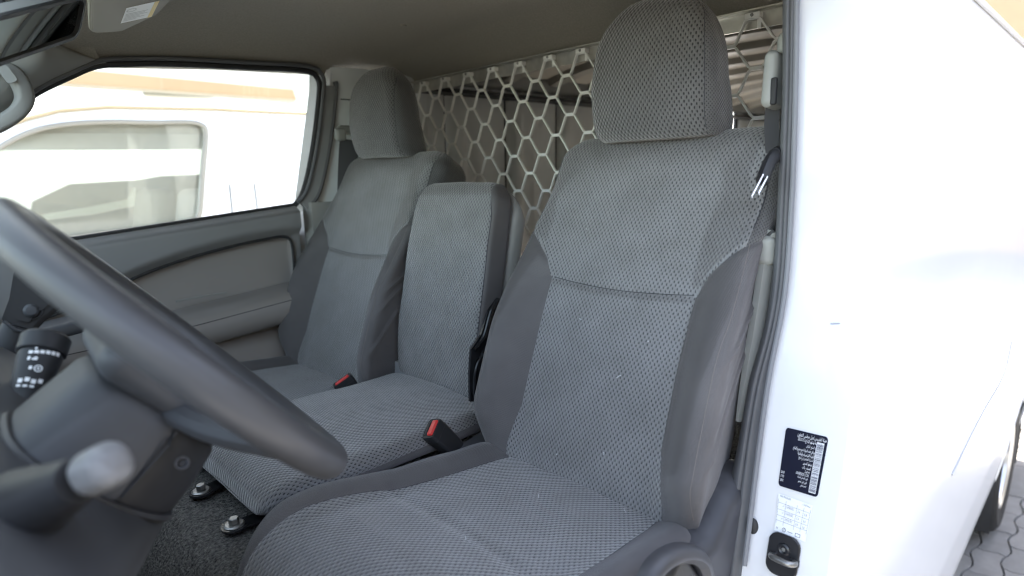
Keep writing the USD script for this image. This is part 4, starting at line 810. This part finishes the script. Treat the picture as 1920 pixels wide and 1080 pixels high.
# --- centre seat: fold-down backrest on black hinges, flat cushion
ct = thing('centre_seat', 'narrow low centre seat without headrest between the two tall seats', 'car seat', (-0.15, 0.03, 0.1), 'seats of the cab')
a = np.radians(9.8); U = np.array([0, 1., 0]); V = np.array([np.sin(a), -.055, np.cos(a)]); V /= np.linalg.norm(V); W = np.array([-np.cos(a), 0, np.sin(a)]); O = np.array([-0.168, 0.066, 0.545]); HB = 0.495
def secb(v):
    q = np.clip((v - (HB - .05)) / .05, 0, 1); qU = np.clip((v - (HB - .06)) / .06, 0, 1); q0 = np.clip((.03 - v) / .03, 0, 1)
    dF = .035 * (1 - np.sqrt(1 - q * q)) + .02 * (1 - np.sqrt(1 - q0 * q0)); dU = .045 * (1 - np.sqrt(1 - qU * qU)) + .015 * (1 - np.sqrt(1 - q0 * q0))
    hw = np.interp(v, [0, .1, .3, .5], [.150, .156, .152, .146]) - dU
    return hw, np.interp(v, [0, .15, .35, .5], [0, .012, .010, 0]) - dF * .8, -.055, .014, .012, lambda u: .006 * (1 - (np.abs(u) / .15).clip(0, 1) ** 2)
vs = np.r_[.03 - .03 * np.cos(np.linspace(0, np.pi / 2, 10))[:-1], np.linspace(.03, HB - .05, 110), HB - .05 + .05 * np.sin(np.linspace(0, np.pi / 2, 18))[1:]]
p = pad(O, U, V, W, vs, secb, N=190); au, v = np.abs(p['ua']), p['vv']; sr = np.interp(v, [0, .1, .3, .42, .5], [.146, .152, .148, .142, .115]); dent(p, au - sr, .0018, .003)
p['v'] = p['v'] + p['n'] * ((meshkit.fbm(np.c_[p['ua'] * 8, v * 8, np.full(len(v), 21.)], 3) - .5) * .006)[:, None]; finish(p)
gg = au - sr
(A1, f1), (A2, f2) = cut(p['A'], p['f'], gg); emit(ct, 'backrest_panel', A1, f1, KNIT); emit(ct, 'backrest_side', A2, f2, CLOTH)
vr = np.linspace(.02, .45, 50)
for sg in (-1, 1): part(ct, 'edge_seam', tube(sample(p, sg * np.interp(vr, [0, .1, .3, .42, .5], [.146, .152, .148, .142, .115]), vr, .0002), .0009, 6), DARKTHREAD)
def secs(v):
    q = np.clip((v - (HB - .075)) / .06, 0, 1); qU = np.clip((v - (HB - .085)) / .07, 0, 1); dU = .05 * (1 - np.sqrt(1 - qU * qU))
    return .152 - dU, -.058 - .012 * q, -.105 + .035 * q, .010, .02, lambda u: 0 * u
vs = np.r_[np.linspace(.08, HB - .08, 40), HB - .08 + .063 * np.sin(np.linspace(0, np.pi / 2, 16))[1:]]
p = pad(O, U, V, W, vs, secs, N=120); finish(p); emit(ct, 'rear_shell', p['A'], p['f'], TRIM)
def secc2(v):
    q = np.clip((v - .46) / .06, 0, 1); q0 = np.clip((.04 - v) / .04, 0, 1); qU = np.clip((v - .48) / .04, 0, 1)
    dF = .05 * (1 - np.sqrt(1 - q * q)) + .03 * (1 - np.sqrt(1 - q0 * q0)); dU = .035 * (1 - np.sqrt(1 - qU * qU)) + .03 * (1 - np.sqrt(1 - q0 * q0))
    return np.interp(v, [0, .3, .52], [.185, .195, .192]) - dU, .020 - dF, -.030, .035, .015, lambda u: .009 * (1 - (np.abs(u) / .19).clip(0, 1) ** 2)
Oc = np.array([-0.155, 0.028, 0.535]); Vc = np.array([-1, 0, 0.02]); Vc /= np.linalg.norm(Vc)
vs = np.r_[.04 - .04 * np.cos(np.linspace(0, np.pi / 2, 12))[:-1], np.linspace(.04, .46, 100), .46 + .06 * np.sin(np.linspace(0, np.pi / 2, 24))[1:]]
p = pad(Oc, U, Vc, np.array([0, 0, 1.]), vs, secc2, N=210); au, v = np.abs(p['ua']), p['vv']; sr2 = np.interp(v, [0, .05, .47, .52, .56], [.19, .205, .212, .20, .16]); 
zrel = p['v'][:, 2] - (0.531 + 0.004 * v) + .2 * sm(v, .475, .49); dent(p, zrel, .002, .004)
p['v'] = p['v'] + p['n'] * ((meshkit.fbm(np.c_[p['ua'] * 6, v * 6, np.full(len(v), 31.)], 3) - .5) * .008)[:, None]; finish(p)
(A1, f1), (A2, f2) = cut(p['A'], p['f'], zrel); emit(ct, 'cushion_panel', A2, f2, KNIT); emit(ct, 'cushion_skirt', A1, f1, CLOTH)
# hinge bracket on the driver side of the folding backrest
hb = [at(a, b, y=-.105) for a, b in [(934, 562), (944, 575), (938, 640), (926, 690), (924, 760), (905, 760), (885, 756), (884, 700), (887, 655), (905, 630), (918, 585)]]
br = part(ct, 'hinge_bracket', slab(Polygon([(q[0], q[2]) for q in hb]).buffer(.004), .006, frame((0, -.098, 0), [1, 0, 0], [0, 0, 1], [0, -1, 0]), 0), BLACKM, False, label='black painted hinge bracket of the folding backrest')
part(br, 'bracket_flange', tube(spline([q + [0, -.004, 0] for q in (hb[8], hb[9], hb[10], hb[0], hb[1])], 24), .004, 8, up=(0, 1, 0)), BLACKM)
part(br, 'inner_flange', tube(spline([at(a, b, y=-.11) for a, b in [(918, 640), (906, 664), (893, 690), (890, 740), (896, 757), (920, 762)]], 24), .0035, 8, up=(0, 1, 0)), BLACKM)
part(br, 'pivot', lathe([(0.0, .012), (.008, .011), (.012, .007), (.013, 0)], at(906, 728, y=-.106), (0, -1, 0), 20), BLACKM)
part(br, 'stop_pin', rod(at(905, 665, y=-.12), at(922, 640, y=-.10), .005, 10), BLACKM)
part(ct, 'hinge_base', cat(rod((-.17, -.14, .53), (-.17, .22, .53), .012, 12), box((-.16, .19, .50), (-.13, .235, .575))), pm('pale_steel', (0.5, 0.51, 0.52), 0.35, 0.6), 30)
# floor brackets with bolts
for (a, b), (c, d), z0 in (((440, 988), (520, 962), .486), ((378, 924), (420, 905), .486)):
    q = at(a, b, z=z0); e = at(c, d, z=z0); dvec = (e - q) / np.linalg.norm(e - q)
    M = frame(q, dvec, np.cross([0, 0, 1], dvec), [0, 0, 1]); o = shapely.box(0, -.016, .12, .016).union(Point(0, 0).buffer(.021))
    f_ = part(ct, 'floor_bracket', slab(o, .004, M, 0), BLACKM, False)
    bo = part(f_, 'washer', lathe([(0, .0035), (.014, .003), (.0165, .001), (.0165, 0)], q + [0, 0, .004], (0, 0, 1), 28), STEEL)
    hx = Polygon([(.0085 * np.cos(t), .0085 * np.sin(t)) for t in np.arange(6) * np.pi / 3])
    part(f_, 'bolt_head', slab(hx, .010, frame(q + [0, 0, .007], dvec, np.cross([0, 0, 1], dvec), [0, 0, 1]), .0012), STEEL, False)

# ------------------------------------------------------------------ buckles and belts
def buckle(name, label, top, bot, size, face):
    z = (np.asarray(top) - bot); L = np.linalg.norm(z); z /= L; x = np.cross(face, z); x /= np.linalg.norm(x); y = np.cross(z, x)
    b = thing(name, label, 'seat belt buckle', bot, 'seat belt buckles'); w, t = size
    sec = []
    for h, k in ((0, .72), (.004, .80), (L * .35, .92), (L * .72, 1.0), (L - .004, 1.0), (L, .94)):
        r = np.asarray(rrect(w * k, t * k, min(w, t) * .22 * k).exterior.coords)[:-1]; sec.append([bot + z * h + x * p_ + y * q_ for p_, q_ in r])
    m = grid(sec, closed_u=True); k = len(sec[0]); v = np.vstack([m.vertices, bot, top]); N = len(m.vertices); i = np.arange(k); j = (i + 1) % k
    part(b, 'housing', trimesh.Trimesh(v, np.vstack([m.faces, np.c_[j, i, np.full(k, N)], np.c_[i + N - k, j + N - k, np.full(k, N + 1)]]), process=False), BLACKP, 30)
    part(b, 'release_button', rbox((w * .74, t * .44, .008), .0032, 2, frame(np.asarray(top) + y * t * .17, x, y, z)), RED)
    part(b, 'tongue_slot', rbox((w * .7, t * .16, .003), .0012, 1, frame(np.asarray(top) - y * t * .27, x, y, z)), RUBBER)
    part(b, 'housing_seam', tube([bot + z * (L * .80) + x * p_ + y * q_ for p_, q_ in np.asarray(rrect(w * 1.0, t * 1.0, t * .22).exterior.coords)[:-1]], .0008, 5, closed=True, up=z), RUBBER)
    return b
bk = buckle('driver_buckle', 'black seat belt buckle with red button between driver and centre seats', at(808, 803, y=-.165), at(857, 845, y=-.175), (.046, .032), np.array([-.35, -.55, .75]))
q0 = at(850, 842, y=-.175)
part(bk, 'stalk', sweep([q0 + [.0, .002, 0], q0 + [.06, .008, -.028], q0 + [.12, .012, -.06]], [(.018, -.004), (.018, .004), (-.018, .004), (-.018, -.004)], up=(.4, -.3, .9)), BLACKP)
bs = spline([at(a, b, y=-.185) for a, b in [(862, 852), (905, 826), (940, 800), (960, 795)]], 16)
part(bk, 'boot', sweep(bs, [(.024, -.014), (.024, .006), (.008, .014), (-.012, .012), (-.022, -.004), (-.02, -.014)], up=(.3, -.2, .9)), SHIELD, 50)
b2 = buckle('passenger_buckle', 'small black buckle with red button at the edge of the far seat', at(641, 712, y=.262), at(672, 752, y=.25), (.052, .026), np.array([-.55, -.45, .6]))
def webbing(path, w, normal):
    return sweep(path, [(w / 2, -.0008), (w / 2, .0008), (-w / 2, .0008), (-w / 2, -.0008)], up=normal)
sb = thing('driver_seat_belt', 'dark seat belt with pale guide hanging at the pillar behind the driver seat', 'seat belt', at(1450, 150, y=-.665), 'seat belts')
gq = at(1450, 146, y=-.665)
part(sb, 'belt_guide', cat(rbox((.05, .022, .085), .011, 2, frame(gq + [.004, 0.0, -.004], *basis((0.1, 0, 1), (0, 1, 0)))), rbox((.05, .03, .04), .013, 2, trimesh.transformations.translation_matrix(gq + [.035, -.01, .05]))), CREAM)
part(sb, 'guide_slot', rbox((.006, .010, .04), .003, 1, trimesh.transformations.translation_matrix(gq + [-.02, -.010, -.022])), BLACKP)
w1 = spline([at(1452, 185, y=-.665), at(1447, 225, y=-.66), at(1448, 270, y=-.66), at(1450, 320, y=-.66), at(1448, 400, y=-.66), at(1440, 520, y=-.66)], 40)
part(sb, 'webbing', sweep(w1, [(.011, -.0008), (.011, .0008), (-.011, .0008), (-.011, -.0008)], up=np.array([-.75, -.6, .0]) ), BELT)
tg = spline([at(1460, 288, y=-.69), at(1447, 298, y=-.69), at(1437, 318, y=-.69), at(1428, 340, y=-.69)], 20)
part(sb, 'tongue_grip', sweep(tg, circ(.0085, 10, .012), up=(1, 0, .3)), BLACKP)
t0, t1 = at(1431, 328, y=-.695), at(1409, 370, y=-.695); dz_ = (t1 - t0) / np.linalg.norm(t1 - t0)
for k_ in (0, 1):
    o_ = np.array([.008, -.003, -.003]) * k_; e_ = t1 + (t0 - t1) * (.22 if k_ else 0)
    part(sb, 'tongue_bar', rbox((.006, .003, np.linalg.norm(t0 - e_)), .0013, 1, frame((t0 + e_) / 2 + o_, *basis(dz_, (0.35, -1, 0)))), CHROME)
sb2 = thing('passenger_seat_belt', 'dark seat belt with pale guide on the far pillar behind the passenger headrest', 'seat belt', at(640, 250, y=.66), 'seat belts')
g2_ = at(638, 252, y=.66)
part(sb2, 'belt_guide', cat(rbox((.035, .02, .04), .009, 2, trimesh.transformations.translation_matrix(g2_)), rbox((.07, .018, .028), .009, 2, trimesh.transformations.translation_matrix(g2_ + [.03, .005, .014]))), CREAM)
part(sb2, 'webbing', sweep(spline([at(655, 262, y=.655), at(653, 300, y=.65), at(650, 380, y=.66)], 20), [(.03, -.0008), (.03, .0008), (-.03, .0008), (-.03, -.0008)], up=(-.3, -1, 0)), BELT)

# ------------------------------------------------------------------ steering wheel, column, stalks
sw = thing('steering_wheel', 'dark grey steering wheel crossing the lower left foreground', 'steering wheel', hub)
A72 = np.linspace(0, 2 * np.pi, 120, endpoint=False)
ringp = hub + .19 * (np.cos(A72)[:, None] * ax_ + np.sin(A72)[:, None] * bx_)
part(sw, 'rim', tube(ringp, .0185, 24, closed=True, up=nz_), RIM)
WM = frame(hub, ax_, bx_, nz_)
part(sw, 'hub_pad', T(rbox((.15, .135, .05), .022, 3), WM @ trimesh.transformations.translation_matrix((-.005, 0, -.030))), DASH)
for t in (np.pi * .5 + .35, -np.pi * .5 - .35, np.pi + .35, np.pi - .35):
    d = np.cos(t) * ax_ + np.sin(t) * bx_; part(sw, 'spoke', tube(spline([hub + d * .05 - nz_ * .048, hub + d * .11 - nz_ * .035, hub + d * .186 - nz_ * .004], 14), .013, 10, up=nz_), DASH)
co = thing('steering_column', 'dark steering column shroud with two control stalks below the wheel', 'steering column', hub - nz_ * .15)
secs_ = []; SE = [(np.sign(np.cos(t)) * abs(np.cos(t)) ** .62, np.sign(np.sin(t)) * abs(np.sin(t)) ** .62) for t in np.linspace(0, 2 * np.pi, 60, endpoint=False)]
for s_, w_, h_, dn in ((.046, .030, .036, -.015), (.048, .046, .056, -.015), (.054, .056, .070, -.016), (.066, .062, .078, -.018), (.10, .066, .083, -.020), (.131, .068, .085, -.020), (.136, .066, .083, -.02), (.16, .066, .083, -.020)):
    secs_.append([hub - nz_ * s_ + bx_ * a * w_ * (1 + .5 * min(b + .1, 0)) + ax_ * (b * h_ + dn) for a, b in SE])
secs_.insert(0, [hub - nz_ * .046 - ax_ * .015] * 60)
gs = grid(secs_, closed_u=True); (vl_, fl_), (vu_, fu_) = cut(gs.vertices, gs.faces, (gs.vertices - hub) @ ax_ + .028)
part(co, 'upper_shroud', trimesh.Trimesh(vu_, fu_, process=False), DASH, 60); part(co, 'lower_shroud', trimesh.Trimesh(vl_, fl_, process=False), BLACKP, 60)  # lower half made black to put the shade under the column into its colour
part(co, 'shroud_joint', tube([hub - nz_ * .139 + bx_ * a * .069 * (1 + .5 * min(b + .1, 0)) + ax_ * (b * .086 - .02) for a, b in SE], .0045, 6, closed=True, up=nz_), RUBBER)
part(co, 'shroud_split', tube([hub - nz_ * s_ + bx_ * .0665 * (1 if s_ > .07 else .9) - ax_ * .03 for s_ in np.linspace(.06, .13, 12)], .0016, 6, up=ax_), RUBBER)
scp = at(342, 868, d=.575); part(co, 'screw_recess', lathe([(0, -.004), (.003, -.004), (.0045, .001), (.006, .0012), (.0065, 0)], scp, C - scp, 16), SHIELD)
# near stalk, its pale end towards the camera
tip, base = at(190, 878, d=.40), at(-30, 990, d=.47)
mid_ = at(70, 940, d=.43)
sk = part(co, 'light_stalk', tube(spline([base, mid_, at(150, 898, d=.405)], 20), .0165, 16, scale=np.interp(np.linspace(0, 1, 20), [0, .45, .7, 1], [1.9, 1.75, 1.3, .95])), BLACKP, label='black control stalk with a pale rounded end cap')
part(sk, 'stalk_end_cap', rbox((.030, .030, .038), .013, 3, frame(tip, *basis(at(215, 866, d=.392) - at(150, 898, d=.405)))), pm('pale_grey_cap', (.14, .14, .14), .5))
part(co, 'stalk_boot', rbox((.06, .06, .07), .02, 2, trimesh.transformations.translation_matrix(base)), BLACKP)
# far stalk with printed symbols
b0, b1 = at(48, 752, d=.66), at(88, 632, d=.70); dv = (b1 - b0) / np.linalg.norm(b1 - b0); LL = np.linalg.norm(b1 - b0)
wpk = part(co, 'wiper_stalk', lathe([(0, -.01), (.017, -.01), (.0195, LL * .40), (.0215, LL * .62), (.0215, LL * .70)], b0, dv, 36), BLACKP, 30, label='black wiper stalk with a row of white printed symbols')
part(wpk, 'rotary_end', lathe([(0.0225, LL * .71), (.024, LL * .73), (.0245, LL * .96), (.0225, LL * .995), (0, LL)], b0, dv, 36), BLACKP, 30)
def on_stalk(poly, r):
    x, y, z = basis(dv); n0 = C - b0; n0 -= z * (n0 @ z); n0 /= np.linalg.norm(n0); s0 = np.cross(z, n0); ms = []
    for gq in getattr(poly, 'geoms', [poly]):
        v, f = trimesh.creation.triangulate_polygon(gq, engine='earcut'); ms.append(trimesh.Trimesh(np.array([b0 + z * t + r * (np.cos(u / r) * n0 + np.sin(u / r) * s0) for u, t in v]), f, process=False))
    return cat(*ms)
pr_ = [shapely.box(-.012 + k * .0052, LL * .60 + .0006 * k, -.012 + k * .0052 + .0042, LL * .60 + .0035 + .0008 * k) for k in range(6)]
pr_ += [Point(-.006, LL * .685).buffer(.0012), shapely.box(-.011, LL * .50, -.0085, LL * .555), shapely.box(-.007, LL * .505, -.002, LL * .53), Polygon([(-.006, LL * .535), (-.001, LL * .535), (-.0035, LL * .56)])]
pr_ += [shapely.box(-.007, LL * .36, -.004, LL * .41), Point(.0015, LL * .385).buffer(.004).difference(Point(.0015, LL * .385).buffer(.0028)), Point(.0015, LL * .385).buffer(.0013)]
pr_ += [shapely.box(-.013 + .006 * k, LL * (.16 + .02 * (k % 2)), -.013 + .006 * k + .0042, LL * (.22 + .02 * (k % 2))) for k in range(4)] + [shapely.box(-.013 + .006 * k, LL * .10, -.013 + .006 * k + .004, LL * .13) for k in range(3)]
part(wpk, 'printed_symbols', on_stalk(shapely.union_all(pr_), .0222), pm('white_print', (.8, .8, .8), .5), False)

# gear lever on the dash, far side of the column
gl_ = thing('gear_lever', 'black gear lever with a round button left of the steering wheel', 'gear lever', at(20, 680, y=.02))
k1, k2, k3 = at(92, 500, y=.0), at(55, 585, y=.0), at(-20, 740, y=.0); up_k = C - k2; up_k /= np.linalg.norm(up_k)
kn = [at(a, b, y=.0) for a, b in [(30, 512), (36, 500), (48, 498), (110, 540), (122, 566), (80, 600), (60, 622), (20, 612), (8, 598), (22, 560)]]
x_, y_, z_ = basis(up_k, (0.3, 0, 1)); pl = Polygon([((q - k2) @ x_, (q - k2) @ y_) for q in kn]).buffer(.006).buffer(-.003)
kb = []; 
for i_, t_ in enumerate(np.linspace(0, 1, 7)):
    ins = .014 * (1 - np.sqrt(max(1 - t_ * t_, 0)))
    kb.append(T(trimesh.creation.extrude_polygon(pl.buffer(-ins), .007, engine='earcut'), frame(k2 + z_ * (t_ * .022 - .02), x_, y_, z_)))
part(gl_, 'knob', cat(*kb), BLACKP, 40)
part(gl_, 'release_button', lathe([(.0, .007), (.006, .006), (.009, .003), (.0095, -.004)], at(58, 582, y=0.0) + up_k * .008, up_k, 24), DASH)
part(gl_, 'button_ring', lathe([(.0105, -.002), (.0115, .002), (.0135, .001), (.014, -.004)], at(58, 582, y=0.0) + up_k * .0065, up_k, 28), RUBBER)
part(gl_, 'shaft', tube(spline([at(40, 612, y=.0), k3, at(-60, 840, y=0)], 12), .026, 12, scale=np.linspace(.85, 1.1, 12)), BLACKP)
part(gl_, 'collar', tube([at(8, 602, y=.0) + up_k * .02, at(30, 618, y=.0) + up_k * .024, at(66, 624, y=.0) + up_k * .02], .0025, 8), DASH)
pb = thing('door_pull_tray', 'dark tray edge of the far dashboard end behind the wheel', 'dash trim', at(150, 605, y=.5))
part(pb, 'tray', rbox((.22, .10, .03), .013, 2, frame(at(150, 605, y=.55), [1, 0, 0.12], [0, 1, 0], [-.12, 0, 1])), DASH)

# ------------------------------------------------------------------ sun visor and mirror
vz = 1.352
sv = thing('sun_visor', 'pale grey folded sun visor with warning label under the roof lining', 'sun visor', at(220, 30, z=vz))
c1, c2, c3, c4 = at(168, 64, z=vz), at(296, 30, z=vz), at(345, -16, z=vz), at(165, -60, z=vz)
c3 = at(336, -12, z=vz)
vp = Polygon([tuple(q[:2]) for q in (c1, at(232, 60, z=vz), c2, c3, c3 + [-.16, .0, 0], c4)]).buffer(-.012).buffer(.012, quad_segs=8)
part(sv, 'visor_panel', cat(*[T(trimesh.creation.extrude_polygon(vp.buffer(-b_), t_, engine='earcut'), frame((0, 0, vz + z_o), [1, 0, 0], [0, 1, 0], [0, 0, 1])) for b_, z_o, t_ in ((.007, .0, .024), (.0035, .0012, .0216), (.0012, .003, .018), (0, .006, .012))]), VISOR, 30)
vl = np.array([at(a, b, z=vz) for a, b in [(237, 14), (299, 0), (284, 30), (226, 43)]]); vl[:, 2] -= .0008
vlab = part(sv, 'warning_label', on_plate(vl, [shapely.box(0, 0, 1, 1)], .0002), PAPER, False, label='white warning label with a yellow strip on the visor')
part(vlab, 'label_strip', on_plate(vl, [shapely.box(.86, 0, 1, 1)], .0006), pm('yellow_strip', (.75, .58, .2), .5), False)
part(vlab, 'lettering', on_plate(vl, [shapely.box(.06 + .0, y, .06 + w, y + .035) for y, w in zip(np.arange(.40, .9, .085), (.7, .62, .72, .5, .66, .4))] + [shapely.affinity.scale(Point(.2, .2).buffer(.1), 1.6, 1).difference(shapely.affinity.scale(Point(.2, .2).buffer(.08), 1.6, .9))], .0006), pm('pale_grey_print', (.45, .47, .47), .5), False)
rm = thing('rear_view_mirror', 'rear view mirror in a dark frame at the top left corner', 'mirror', at(60, 10, d=.98))
mn = np.array([.777, -.422, -.466]); mn /= np.linalg.norm(mn)
mc = at(92, 8, d=.98); mx = at(140, 48, d=1.0) - at(30, 8, d=.955); mx /= np.linalg.norm(mx); mx -= mn * (mx @ mn); mx /= np.linalg.norm(mx); my = np.cross(mn, mx)
if my[2] < 0: my = -my
endp = at(147, 42, d=.985); Lm = .25; cen = endp - mx * Lm / 2 + my * .012
MM = frame(cen, mx, np.cross(mn, mx), mn)
ho = rrect(Lm, .072, .02)
part(rm, 'housing', cat(*[T(trimesh.creation.extrude_polygon(ho.buffer(-b_), t_, engine='earcut'), MM @ trimesh.transformations.translation_matrix((0, 0, z_))) for b_, z_, t_ in ((0, -.012, .012), (.004, -.022, .011), (.010, -.03, .009))]), TRIM, 40)
part(rm, 'frame', T(trimesh.creation.extrude_polygon(ho.buffer(.001).difference(ho.buffer(-.005)), .006, engine='earcut'), MM @ trimesh.transformations.translation_matrix((0, 0, -.001))), BLACKP, False)
part(rm, 'mirror_glass', T(trimesh.creation.extrude_polygon(ho.buffer(-.005), .002, engine='earcut'), MM), MIRROR, False)
part(rm, 'stem', rod(cen - mn * .03, cen - mn * .09 + [0, 0, .07], .008, 10), BLACKP)
